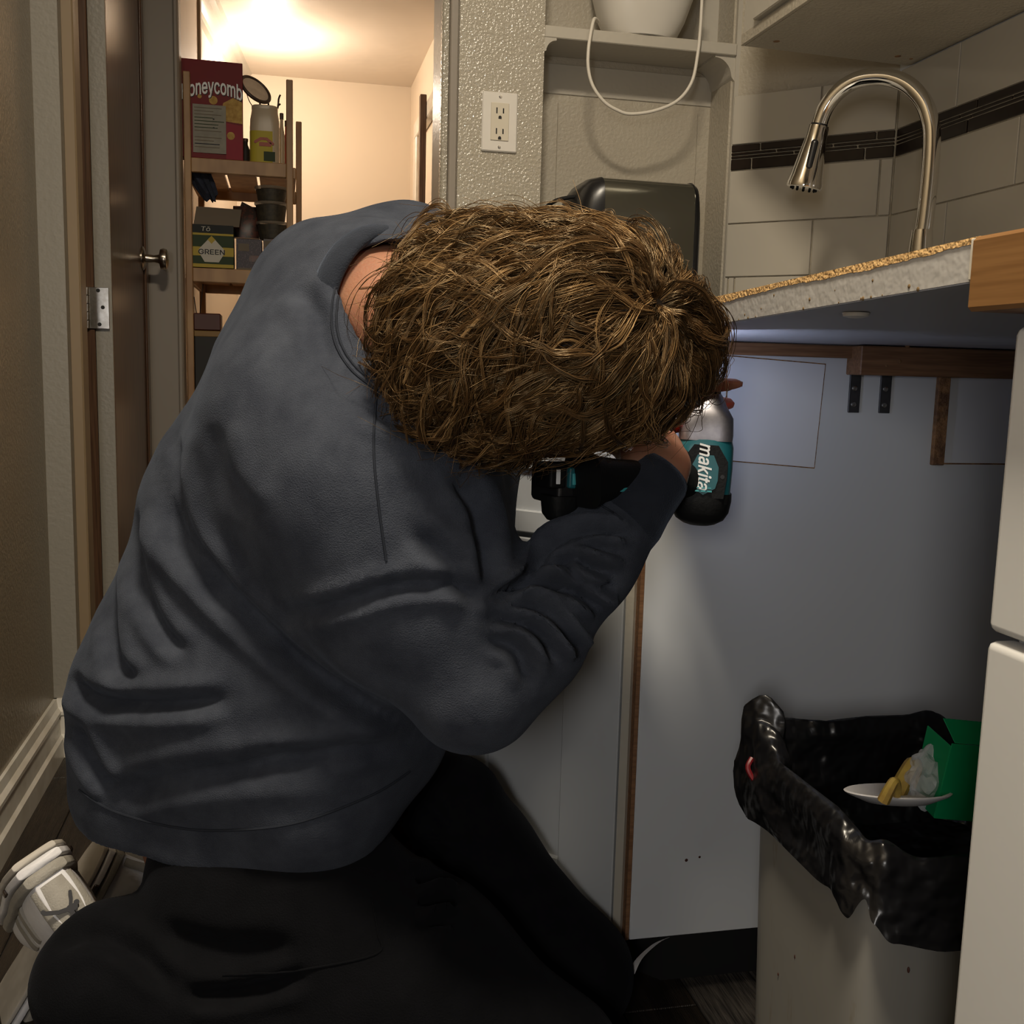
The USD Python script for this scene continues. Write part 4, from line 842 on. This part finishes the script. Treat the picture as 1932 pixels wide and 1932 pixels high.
# ribbed collar, cuff and hem band
cpx = [(697, 478), (683, 520), (679, 575), (686, 635), (704, 690), (733, 728)]
cu = unit(np.cross(ndir, Z)); cv = np.cross(cu, ndir)
def rib_ring(c, u, v, w, ru, rv, width, thick, n=72):
    g = np.arange(n) * 2 * np.pi / n; d = np.cos(g)[:, None] * u * ru + np.sin(g)[:, None] * v * rv; nrm = np.cos(g)[:, None] * u + np.sin(g)[:, None] * v; R_ = []
    for t in np.linspace(0, 2 * np.pi, 13)[:-1]: R_.append(c + d + nrm * (thick * np.cos(t)) + w * (width * np.sin(t)))
    return ringmesh(np.transpose(np.array(R_), (1, 0, 2)), closed=True)
pe.part("collar", rib_ring(NC - ndir * .002, cu, cv, unit(ndir * .75 - np.array([0, 0, 0])), .073, .079, .016, .0075), "rib_navy", under=spt, smooth=True, label="ribbed round collar")
fd = unit(rwr - J(1105, 1062, .935)); fu_ = unit(np.cross(fd, Z)); fv_ = np.cross(fd, fu_)
cs = [(-.034, .0405, .039), (-.020, .0405, .039), (-.004, .037, .0355), (.012, .0345, .0335), (.030, .0330, .0315), (.037, .0300, .0290), (.034, .0270, .0262), (.0, .0280, .027)]
g = np.arange(64) * 2 * np.pi / 64; rb = 1 + .004 * np.cos(32 * g)
pe.part("cuff", ringmesh(np.array([rwr + fd * (a - .004) + (np.cos(g) * ru * rb)[:, None] * fu_ + (np.sin(g) * rv * rb)[:, None] * fv_ for a, ru, rv in cs])), "rib_navy", under=spt, smooth=True, label="dark ribbed cuff")
def seam(pts, r=.0011, off=.0006, nm="seam"):
    P = drape(sw_, pts, 50, off)
    if len(P) > 4: pe.part(nm, tube(P, r, 6), "seam_navy", under=spt)
seam([(711, 742), (706, 800), (706, 870), (714, 950), (722, 1010), (729, 1058)])
seam([(652, 478), (634, 530), (626, 600), (636, 655), (664, 700), (712, 738)]); seam([(660, 480), (643, 530), (635, 600), (645, 652), (672, 694), (716, 730)])
seam([(1108, 938), (1140, 958), (1174, 980)])
seam([(150, 1490), (215, 1530), (330, 1560), (430, 1566), (560, 1552), (700, 1500), (772, 1455)], .0013)
# --- trousers
tf = Field([-.30, .86, -.01], [.56, 1.52, .44], .0065)
rhip, lhip = J(478, 1655, 1.11), J(560, 1580, 1.31)
rkn, lkn = np.array([.275, .985, .082]), np.array([.345, 1.15, .083])
rank, lank = J(215, 1838, 1.075), J(300, 1770, 1.30)
tf.bone(rhip, lhip, .108, .105, .05)
tf.chain([(rhip, .102), (rhip * .45 + rkn * .55, .105), (rkn, .076)], .04); tf.chain([(lhip, .105), (J(800, 1560, 1.25), .085), (J(880, 1620, 1.235), .082), (lkn, .072)], .035)
tf.chain([(rkn, .070), (rkn * .5 + rank * .5 + [0, 0, .01], .078), (rank, .073)], .03); tf.chain([(lkn, .068), (lkn * .5 + lank * .5, .072), (lank, .066)], .03)
tf.bone(J(810, 1470, 1.22), J(870, 1500, 1.235), .040, .046, .03)
tf.bone(J(600, 1650, 1.05), J(690, 1800, 1.02), .08, .075, .05)
tf.bone(rank, J(170, 1858, 1.06), .066, .055, .025)
tr_ = tf.mesh(5)
relief(tr_, [([(785, 1500), (830, 1540), (858, 1600)], 12, .006), ([(785, 1600), (820, 1590), (862, 1600)], 11, .009), ([(785, 1660), (820, 1650), (862, 1658)], 11, .009), ([(788, 1705), (825, 1695), (862, 1700)], 10, .009), ([(788, 1745), (822, 1738), (858, 1735)], 9, .008),
            ([(350, 1880), (450, 1872), (580, 1840)], 16, .008), ([(100, 1790), (170, 1760), (260, 1800), (330, 1870)], 18, .007), ([(300, 1760), (420, 1790), (560, 1790)], 24, .005)])
tp = pe.part("trousers", tr_, "trouser_black", smooth=True, label="black trousers")
pk = drape(tr_, [(700, 1695), (712, 1760), (708, 1800), (560, 1830), (420, 1840)], 50, .0006)
if len(pk) > 6: pe.part("pocket_seam", tube(pk, .0010, 6), "trouser_black", under=tp)
# --- body: one skin under the clothes
bf_ = Field([-.30, .72, -.0], [.54, 1.50, 1.06], .0046)
for (a, ra), (b, rb_) in zip(spine[:-1], spine[1:]): bf_.bone(a, b, ra * .70, rb_ * .70, .04, squash=(BU, .74))
bf_.chain([(a, r * .62) for a, r in rarm[:-1]] + [(rwr, .021)], .02); bf_.chain([(a, r * .62) for a, r in larm], .02)
bf_.chain([(rhip, .09), (rkn, .052), (rank, .04)], .03); bf_.chain([(lhip, .09), (lkn, .052), (lank, .04)], .03); bf_.bone(rhip, lhip, .10, .10, .03)
nb_ = HC - HV * .062 - HF * .012
bf_.chain([(J(655, 640, 1.075), .075), (NECK, .060), (nb_, .048), (HC, .055)], .03)
bf_.ell(HC, (.101, .085, .072), (HV, HF, HL), .02)                       # skull
bf_.ell(HC + HF * .045 - HV * .052, (.060, .055, .056), (HV, HF, HL), .025)   # jaw
bf_.bone(HC + HF * .094 + HV * .012, HC + HF * .112 - HV * .022, .010, .014, .012)  # nose
for s in (-1, 1):
    bf_.ell(HC + HL * s * .078 - HV * .02 + HF * .0, (.030, .017, .008), (HV, HF, HL), .008)
    bf_.ell(HC + HF * .092 + HL * s * .031 + HV * .004, (.010, .008, .014), (HV, HF, HL), .006, sub=True)
    bf_.ell(HC + HF * .082 + HL * s * .031 + HV * .003, (.0115, .0115, .0115), (HV, HF, HL), .002)
bf_.ell(HC + HF * .100 - HV * .058, (.007, .008, .022), (HV, HF, HL), .008)
# right hand round the drill handle
def hand(w, p, idx, side_, curl, grip, field, th_to, r0=.0098):
    """w wrist, p knuckle middle, idx direction to the index side, side_ palm normal; fingers curl by the angles in curl."""
    a = unit(p - w); field.bone(w, w * .4 + p * .6, .025, .027, .015, squash=(side_, .62))
    for k, (off, ln, rr) in enumerate(((.030, .92, 1.), (.010, 1., 1.03), (-.011, .95, 1.), (-.031, .76, .88))):
        q = p + idx * off - a * (.004, 0, .003, .012)[k]; field.bone(w + idx * off * .45, q, .015, .0125, .014)
        d, n_, L = a, side_, ln * np.array([.043, .027, .022])
        for s_, (l, c_) in enumerate(zip(L, curl[k])):
            d2 = d * math.cos(c_) + n_ * math.sin(c_); n_ = n_ * math.cos(c_) - d * math.sin(c_); d = d2; q2 = q + d * l
            field.bone(q, q2, r0 * rr * (1 - .08 * s_), r0 * rr * (.92 - .10 * s_), .004); q = q2
    t0 = w * .72 + p * .28 + idx * .026; t1 = t0 + unit(th_to - t0) * .036; t2 = t1 + unit(th_to - t1) * .030
    field.bone(w + idx * .012, t0, .020, .0165, .014); field.bone(t0, t1, .0145, .0122, .006); field.bone(t1, t2, .0118, .0098, .004)
YD = 1.0; DZ0 = J(1320, 988, YD)[2]               # drill body axis and rear end
grip_a, grip_b = J(1262, 878, .965), J(1105, 904, .925)                   # handle axis
hdir = unit(grip_b - grip_a)
kn = J(1238, 838, .985)
bf_.bone(rwr, J(1228, 905, .965), .0205, .0195, .012); bf_.bone(J(1228, 905, .965), kn, .0205, .0190, .012)
hand(J(1226, 908, .967), kn, unit(-hdir * .2 + np.array([.55, .3, -.2])), unit(np.array([-.45, .80, .2])), [(.9, 1.2, .8)] * 4, None, bf_, J(1250, 838, 1.01))
# left hand steadies the tip: two fingertips show past the hair
lw, lk = J(1132, 790, 1.005), J(1236, 784, 1.000)
hand(lw, lk, unit([.05, -.35, 1.]), unit([.10, .9, -.1]), [(.02, .05, .05), (.10, .3, .3), (.45, .7, .5), (.7, .9, .6)], None, bf_, J(1330, 770, .99), .0086)
body = bf_.mesh(4)
pe.part("body", body, "skin", smooth=True)
for s in (-1, 1):
    pe.part("eye", sphere(HC + HF * .0835 + HL * s * .031 + HV * .003, .0112, 2), "shoe_sock", under=pe.path + "/body")
# --- shoes, heels up and toes to the floor
def shoe(heel, toe_dir, sole_n, first):
    """heel: back edge of the sole; toe_dir along the foot; sole_n out of the sole."""
    u, w = unit(toe_dir), None; w = -unit(sole_n - u * (sole_n @ u)); v = np.cross(w, u)
    s = (lambda *a: loft(*a)); o = heel
    wid = lambda x: np.interp(x, [0, .02, .06, .14, .20, .25, .28, .295], [.020, .030, .036, .040, .048, .044, .028, .008])
    xs_ = np.array([0, .004, .012, .03, .06, .10, .14, .18, .22, .25, .27, .285, .295])
    top = np.interp(xs_, [0, .03, .06, .11, .16, .22, .27, .295], [.078, .088, .090, .094, .080, .058, .046, .034])
    nm = pe.part("shoe", s([(x, 0, .020 + t / 2 - .008, max(wid(x) - .004, .004), t / 2 - .002, 2.8) for x, t in zip(xs_, top)], o, u, v, w, 40), "shoe_white", smooth=True, label="white and tan high-top sneaker")
    ms = lambda z0, z1, gr, m_, n_: pe.part(n_, s([(x, 0, (z0 + z1) / 2, wid(x) + gr, (z1 - z0) / 2, 5) for x in xs_ - .002], o, u, v, w, 40), m_, under=nm, smooth=True)
    ms(-.002, .006, .003, "shoe_sole", "outsole"); ms(.0065, .017, .0035, "shoe_white", "midsole"); ms(.0175, .030, .002, "shoe_tan", "foxing")
    for sd in (-1, 1):
        pe.part("air_window", obev(o + u * .055 + v * sd * (wid(.055) + .002), u, w, v * sd, (-.016, .016), (.0085, .0150), (-.002, .0022), .0012), "dial_rim", under=nm)
        for x0, mm in ((.075, "shoe_tan"), (.125, "shoe_tan")):
            pe.part("side_panel", s([(x, sd * (wid(x) - .006), .052, .0045, .022, 3) for x in (x0, x0 + .004, x0 + .022, x0 + .026)], o, u, v, w, 24), mm, under=nm)
    # heel tab with its leaping-figure mark
    g2 = np.linspace(-.80, .80, 15); A = []
    for z, rr in ((.034, .0300), (.060, .0310), (.088, .0300), (.106, .0265)):
        A.append([o + u * (.031 - rr * 1.12 * math.cos(t)) + v * rr * 1.05 * math.sin(t) + w * z for t in g2])
    A = np.array(A); B = np.array([[p + u * .004 for p in r_] for r_ in A]); G = np.concatenate([A, B[:, ::-1]], 1)
    pe.part("heel_tab", ringmesh(G), "shoe_tan", under=nm, smooth=50)
    c = o + u * (.031 - .0335 * 1.06 - .0012) + w * .070
    fig = unary_union([LineString([(0, 0), (-.011, -.0035), (-.0215, -.0105), (-.0225, -.013)]).buffer(.0021), LineString([(0, 0), (-.001, .011), (.0015, .0205)]).buffer(.0023), LineString([(0, 0), (.0055, -.0075), (.0085, -.0145)]).buffer(.0017), LineString([(0, 0), (.004, .001)]).buffer(.0036), Point(.0080, -.0015).buffer(.0028)])
    pe.part("heel_mark", plate(fig, c, v, w, -u, -.0006, .0012), "print_dark", under=nm)
    pe.part("ankle_collar", s([(.086, -.0, 0, .036, .044, 2.4), (.10, .004, 0, .038, .048, 2.4), (.118, .006, 0, .036, .046, 2.4)], o + u * .052, w, v, u, 32), "shoe_sock", under=nm, smooth=True)
shoe(J(62, 1612, 1.12), unit(np.array([-.20, .80, -.56])), unit(np.array([-.52, .34, .66])), True)
shoe(J(192, 1588, 1.36), unit(np.array([-.50, -.12, -.82])), unit(np.array([-.78, -.25, .55])), False)
# ================================================================== cordless driver
ax0, ax1 = J(1318, 988, YD), J(1346, 628, YD + .003)
au = unit(ax1 - ax0); af = unit(np.array([-.33, -.94, 0]) - au * (np.array([-.33, -.94, 0]) @ au)); as_ = np.cross(au, af)   # along, label side, across
if as_[0] < 0: as_ = -as_
za = lambda py: (J(1335, py, YD)[2] - DZ0)
DR = Thing("cordless_driver", ax0, "teal and black cordless driver with white lettering in the person's right hand", "power drill")
L1, L2, L3 = za(940), za(830), za(776)
hs = DR.part("motor_housing", loft([(.028, 0, 0, .0285, .0285, 4.2), (.06, 0, 0, .0290, .0290, 4.6), (L2 - .006, 0, 0, .0285, .0285, 4.2), (L2 + .003, 0, 0, .0265, .0265, 2.8)], ax0, au, as_, af, 48), "teal_plastic")
DR.part("rear_bumper", loft([(-.001, 0, 0, .010, .010, 2.4), (.001, 0, 0, .0165, .0165, 2.6), (.006, 0, 0, .0245, .0245, 2.8), (.014, 0, 0, .0290, .0290, 3), (.026, 0, 0, .0308, .0308, 3.2), (.034, 0, 0, .0305, .0305, 3.3)], ax0, au, as_, af, 48), "black_rubber")
DR.part("hammer_case", loft([(L2, 0, 0, .0268, .0268, 5), (L2 + .006, 0, 0, .0272, .0272, 5), (L3 - .006, 0, 0, .0262, .0262, 4.5), (L3 + .004, 0, 0, .0205, .0205, 2.6), (L3 + .014, 0, 0, .0155, .0155, 2.2), (L3 + .018, 0, 0, .013, .013, 2)], ax0, au, as_, af, 48), "aluminium", label="silver-grey nose casting")
DR.part("chuck_sleeve", lathe([(0, L3 + .016), (.0125, L3 + .016), (.0125, L3 + .020), (.0115, L3 + .034), (.0095, L3 + .037), (0, L3 + .037)], ax0, au, 32), "black_plastic")
DR.part("driver_bit", lathe([(0, L3 + .035), (.0032, L3 + .035), (.0032, np.linalg.norm(ax1 - ax0) - .008), (.0012, np.linalg.norm(ax1 - ax0) - .003), (0, np.linalg.norm(ax1 - ax0) - .003)], ax0, au, 6), "screw_steel", smooth=False)
lo_ = ax0 + af * .0262
fr = Polygon([(-.0205, .030), (.0205, .030), (.0225, .05), (.0225, L2 - .020), (.012, L2 - .004), (-.012, L2 - .004), (-.0225, L2 - .020), (-.0225, .05)])
pnl = Polygon([(-.0115, .040), (0, .033), (.0115, .040), (.0135, .048), (.0135, L2 - .026), (.008, L2 - .014), (-.008, L2 - .014), (-.0135, L2 - .026), (-.0135, .048)])
DR.part("label_frame", plate(fr, lo_, as_, au, af, .0, .0042), "black_rubber", under=hs)
DR.part("label_panel", plate(pnl, lo_, as_, au, af, .003, .0058), "teal_plastic", under=hs)
lc = lo_ + au * (L2 * .5 + .017)
DR.part("lettering", text("makita", .0128, lc, -au, as_, af, .0005, True, .22, .86, True, .0058), "print_white", under=hs)
for k in range(3):
    DR.part("vent_rib", plate(sbox(-.009 + k * .0065, .036, -.0045 + k * .0065, .0375), lo_, as_, au, af, .0055, .0068), "teal_light", under=hs)
    DR.part("vent_rib", plate(sbox(-.008 + k * .006, .0395, -.0045 + k * .006, .0405), lo_, as_, au, af, .0055, .0068), "teal_light", under=hs)
for sx in (-.018, .018): DR.part("panel_screw", lathe([(0, .0035), (.0022, .0035), (.0022, .0046), (0, .0046)], lo_ + as_ * sx + au * .052, af, 10), "black_plastic", under=hs)
gv_ = unit(au - hdir * (au @ hdir)); gw_ = np.cross(hdir, gv_)
hb = ax0 + au * (L1 + .020); GL = np.linalg.norm(grip_b - hb)
gp = DR.part("grip", loft([(-.006, 0, 0, .024, .021, 2.6), (.02, 0, 0, .0205, .0185, 2.5), (.06, 0, 0, .0185, .0175, 2.4), (GL * .72, 0, 0, .0190, .0180, 2.5), (GL * .92, 0, 0, .0225, .0215, 2.8), (GL + .004, 0, 0, .027, .027, 3.5)], hb, unit(grip_b - hb), gv_, gw_, 44), "black_rubber")
ga = unit(grip_b - hb)
DR.part("grip_stripe", obox(hb - gw_ * np.sign(gw_[1]) * .0165, ga, gv_, -gw_ * np.sign(gw_[1]), (.055, GL - .004), (-.0105, -.0060), (-.002, .0025), .001), "teal_light", under=gp)
DR.part("trigger", loft([(.0, 0, 0, .010, .008, 3), (.02, .0, 0, .011, .008, 3), (.034, 0, 0, .009, .007, 3)], hb + ga * .010 + gv_ * .020, ga, gv_, gw_, 28), "black_plastic", under=gp)
def at(px, py, y=.935): return J(px, py, y)
bu3, bw3 = unit([.96, .25, -.02]), None
bt0 = DR.part("battery", obox(at(1088, 912), bu3, Z, unit(np.cross(bu3, Z)), (-.018, .022), (-.022, .016), (-.060, -.004), .005), "black_plastic")
fB = unit(np.cross(bu3, Z))
DR.part("battery_shell", obox(at(1090, 899), bu3, Z, fB, (-.009, .009), (-.0115, .0085), (-.03, .0005), .002), "teal_plastic", under=bt0)
DR.part("charge_panel", obox(at(1088, 904), bu3, Z, fB, (-.0050, .0045), (-.0055, .0055), (0, .0016), .0008), "teal_light", under=bt0)
DR.part("charge_button", lathe([(0, .0014), (.0024, .0014), (.0024, .0024), (0, .0026)], at(1089, 904), fB, 16), "print_dark", under=bt0)
for a in (1076, 1101): DR.part("edge_line", obox(at(a, 900), bu3, Z, fB, (-.0011, .0011), (-.010, .008), (0, .0016), .0005), "teal_light", under=bt0)
DR.part("foot_bumper", obox(at(1053, 899), bu3, Z, fB, (-.0095, .0085), (-.0115, .0095), (-.03, .002), .003), "black_rubber", under=bt0)
DR.part("foot_plate", obox(at(1051, 898), bu3, Z, fB, (-.0022, .0022), (-.0075, .0065), (.002, .0032), .0006), "print_white", under=bt0)
DR.part("battery_foot", loft([(-.024, 0, 0, .010, .012, 3), (-.018, 0, 0, .0145, .016, 3), (.0, 0, 0, .0165, .017, 3.2)], at(1056, 934, .945), Z, bu3, fB, 32), "black_rubber", under=bt0)
le = ax0 + au * (L3 - .004) + as_ * .0125 + af * .019
DR.part("led_lamp", lathe([(0, 0), (.0042, 0), (.0042, .003), (0, .003)], ax0 + au * (L3 + .000) - as_ * .017 - af * .0195, unit(au * .75 - af * .6), 16), "led_white", label="small lit white lamp beside the nose")

# ================================================================== hair
rh = np.random.default_rng(21)
AX = np.stack([HV, HF, HL]); SR = np.array([.102, .086, .074])
def surf(d): return HC + (d / np.linalg.norm(d / SR, axis=-1, keepdims=True)) @ AX if False else HC + d * 1.0
def toloc(P): return (P - HC) @ AX.T
def on_skull(P, lift):
    q = toloc(P); s = np.linalg.norm(q / SR, axis=-1, keepdims=True); n = (q / SR ** 2); n /= np.linalg.norm(n, axis=-1, keepdims=True)
    return HC + (q / s + n * lift) @ AX, n @ AX
WP, _ = on_skull(J(1228, 575, .80)[None], np.array([[0.]])); WP = WP[0]
Fh = Field(HC - .24, HC + .24, .006)
Fh.ell(HC, SR + .003, AX, .02)
for (px, py, yy, r) in ((872, 490, .93, .020), (905, 540, .89, .026), (848, 565, .90, .024), (872, 610, .880, .034), (845, 640, .895, .026), (850, 690, .89, .028), (892, 730, .875, .026), (985, 735, .85, .022), (960, 540, .885, .028), (1080, 530, .88, .022), (1180, 550, .875, .022), (1245, 610, .86, .020), (1270, 665, .86, .018), (1215, 715, .85, .020)):
    Fh.ell(J(px, py, yy), (r, r, r), np.eye(3), .04)
hb_ = Fh.mesh(5); hz_ = fbs(hb_.vertices * [30, 30, 30]); hb_.vertices = hb_.vertices + hb_.vertex_normals * (.005 * hz_)[:, None]
keep = toloc(hb_.vertices); fm = ~((keep[:, 1] > .075) & (keep[:, 0] < .03))
hair_m = trimesh.Trimesh(hb_.vertices, hb_.faces[fm[hb_.faces].all(1)], process=False)
hp_ = pe.part("hair", hair_m, "hair_under", smooth=True, label="tousled curly golden-brown hair")
tree = cKDTree(hb_.vertices); NV, NN = np.array(hb_.vertices), np.array(hb_.vertex_normals)
def stick(P, lift):
    d, i = tree.query(P, k=4); w = 1 / (d + 1e-4); w /= w.sum(1, keepdims=True)
    q = (NV[i] * w[..., None]).sum(1); n = (NN[i] * w[..., None]).sum(1); n /= np.linalg.norm(n, axis=1, keepdims=True); return q + n * lift[:, None], n
NL, NS, NP = 860, 16, 20
k = np.arange(int(NL * 1.9)) + .5; ph = np.arccos(1 - 2 * k / len(k)); tq = np.pi * (1 + 5 ** .5) * k
D0 = np.stack([np.cos(tq) * np.sin(ph), np.sin(tq) * np.sin(ph), np.cos(ph)], 1) + rh.normal(0, .05, (len(k), 3)); D0 /= np.linalg.norm(D0, axis=1, keepdims=True)
roots = HC + (D0 * SR * .9) @ AX; lc_ = toloc(roots)
sel = ~((lc_[:, 1] > .045) & (lc_[:, 0] < .045)) & (lc_[:, 0] > -.085); roots = roots[sel]
wr = WP + rh.normal(0, .008, (70, 3)); roots = np.vstack([roots, wr, J(1, 1, 1)[None] * 0 + np.array([J(a + rh.normal(0, 24), b + rh.normal(0, 42), .88) for a, b in [(850, 600)] * 80 + [(855, 690)] * 60 + [(890, 520)] * 50])])
P, n = stick(roots, np.full(len(roots), -.003)); NLk = len(P)
Lk = rh.uniform(.10, .19, NLk); rp = proj(P); Lk *= np.where(rp[:, 0] < 900, .62, 1.) * np.where(rp[:, 1] > 740, .72, 1.); st_ = Lk / (NP - 1); amp = .0022 + .0105 * rh.random(NLk) ** 1.7; om = rh.uniform(.9, 2.7, NLk) * 2 * np.pi; phs = rh.normal(0, 1.1, NLk) + 9 * fbs(roots * 12 + 5)
sw = rh.normal(0, .26, NLk) + 1.1 * fbs(roots * 13); lift0 = rh.uniform(.000, .012, NLk); rise = rh.uniform(-.004, .006, NLk); curlout = (rh.random(NLk) < .15) * rh.uniform(.004, .014, NLk)
guides = [P]; fr_ = []; base = P.copy()
tdir = None
for s in range(1, NP):
    t = s / (NP - 1); away = base - WP; dist = np.linalg.norm(away, axis=1, keepdims=True); away = away / (dist + 1e-6)
    away = away - n * (away * n).sum(1, keepdims=True); away /= np.linalg.norm(away, axis=1, keepdims=True) + 1e-9
    side_ = np.cross(n, away); a_ = sw + .5 * np.sin(om * .35 * t + phs)
    d = away * np.cos(a_)[:, None] + side_ * np.sin(a_)[:, None]; d[:, 2] -= .10 * t; d /= np.linalg.norm(d, axis=1, keepdims=True)
    tdir = d if tdir is None else unit_rows(tdir * .45 + d * .55) if False else d
    base, n = stick(base + d * st_[:, None], lift0 * min(1, t * 3))
    w1 = amp * (t ** .8) * np.sin(om * t + phs); w2 = amp * (t ** .8) * np.cos(om * t + phs)
    guides.append(base + side_ * w1[:, None] + n * (w2 * .8 + amp * .8 + rise * t ** 1.5 + curlout * max(0, t - .6) * 2.2)[:, None]); fr_.append((side_, n))
Gd = np.array(guides).transpose(1, 0, 2)                                  # locks, points, 3
cl_r = rh.uniform(.0014, .0040, NLk)[:, None, None]
off = rh.normal(0, 1, (NLk, NS, 2)); tt = np.linspace(0, 1, NP); tap = (.55 + .75 * np.sin(np.pi * np.clip(tt * .9 + .05, 0, 1)) - .55 * tt)
S_ = np.array([fr_[0][0]] + [f[0] for f in fr_]).transpose(1, 0, 2); N_ = np.array([fr_[0][1]] + [f[1] for f in fr_]).transpose(1, 0, 2)
strands = Gd[:, None] + cl_r[..., None] * tap[None, None, :, None] * (off[..., 0][..., None, None] * S_[:, None] + .7 * off[..., 1][..., None, None] * N_[:, None])
strands += (rh.normal(0, .0007, (NLk, NS, 1, 3)) * np.sin(tt * 9 + rh.uniform(0, 6, (NLk, NS, 1)))[..., None])
strands = strands.reshape(-1, NP, 3)
sp_ = proj(strands); ex_ = np.clip(sp_[..., 1] - 838, 0, 200) * np.clip((sp_[..., 0] - 985) / 40, 0, 1) * np.clip((1270 - sp_[..., 0]) / 40, 0, 1); strands[..., 2] += .00045 * .55 * ex_   # fringe above the driver stays short
# loose single hairs
nf = 1300; src = strands[rh.integers(0, len(strands), nf)].copy(); nn = stick(src[:, -1], np.zeros(nf))[1]
src += nn[:, None] * (rh.uniform(.002, .018, nf)[:, None] * tt[None] ** 1.6)[..., None] + rh.normal(0, .006, (nf, 1, 3)) * tt[None, :, None] + .0035 * np.sin(tt * 14 + rh.uniform(0, 6, (nf, 1)))[..., None] * rh.normal(0, .6, (nf, 1, 3)) * tt[None, :, None]; strands = np.vstack([strands, src])
strands[..., 0] = np.where(strands[..., 1] > .55, np.minimum(strands[..., 0], .4025 - .0005 * (strands[..., 0] > .4025)), strands[..., 0])
def curves(name, S, r, m, under):
    p = under + "/" + numbered(under, name); c = UsdGeom.BasisCurves.Define(stage, p); n_ = S.shape[1]
    c.CreateTypeAttr("cubic"); c.CreateBasisAttr("catmullRom"); c.CreateWrapAttr("nonperiodic")
    S2 = np.concatenate([2 * S[:, :1] - S[:, 1:2], S, 2 * S[:, -1:] - S[:, -2:-1]], 1) - pe.base
    c.CreatePointsAttr(Vt.Vec3fArray.FromNumpy(S2.reshape(-1, 3).astype(np.float32))); c.CreateCurveVertexCountsAttr(Vt.IntArray.FromNumpy(np.full(len(S), n_ + 2, np.int32)))
    wv = 2 * r * np.interp(np.linspace(0, 1, n_ + 2), [0, .1, .7, 1], [.9, 1, .85, .35]); c.CreateWidthsAttr(Vt.FloatArray.FromNumpy(np.tile(wv, len(S)).astype(np.float32))); c.SetWidthsInterpolation("vertex")
    UsdShade.MaterialBindingAPI.Apply(c.GetPrim()).Bind(M[m]); return p
tone = rh.permutation(len(strands)) / len(strands)
lock_tone = np.r_[np.repeat(rh.random(NLk), NS), rh.random(nf)] * .75 + tone * .5
for lo_t, hi_t, r_, m_ in ((-1, .46, .00030, "hair_dark"), (.46, .90, .00028, "hair_brown"), (.90, 9, .00024, "hair_gold")):
    curves("hair_strands", strands[(lock_tone > lo_t) & (lock_tone <= hi_t)], r_, m_, hp_)
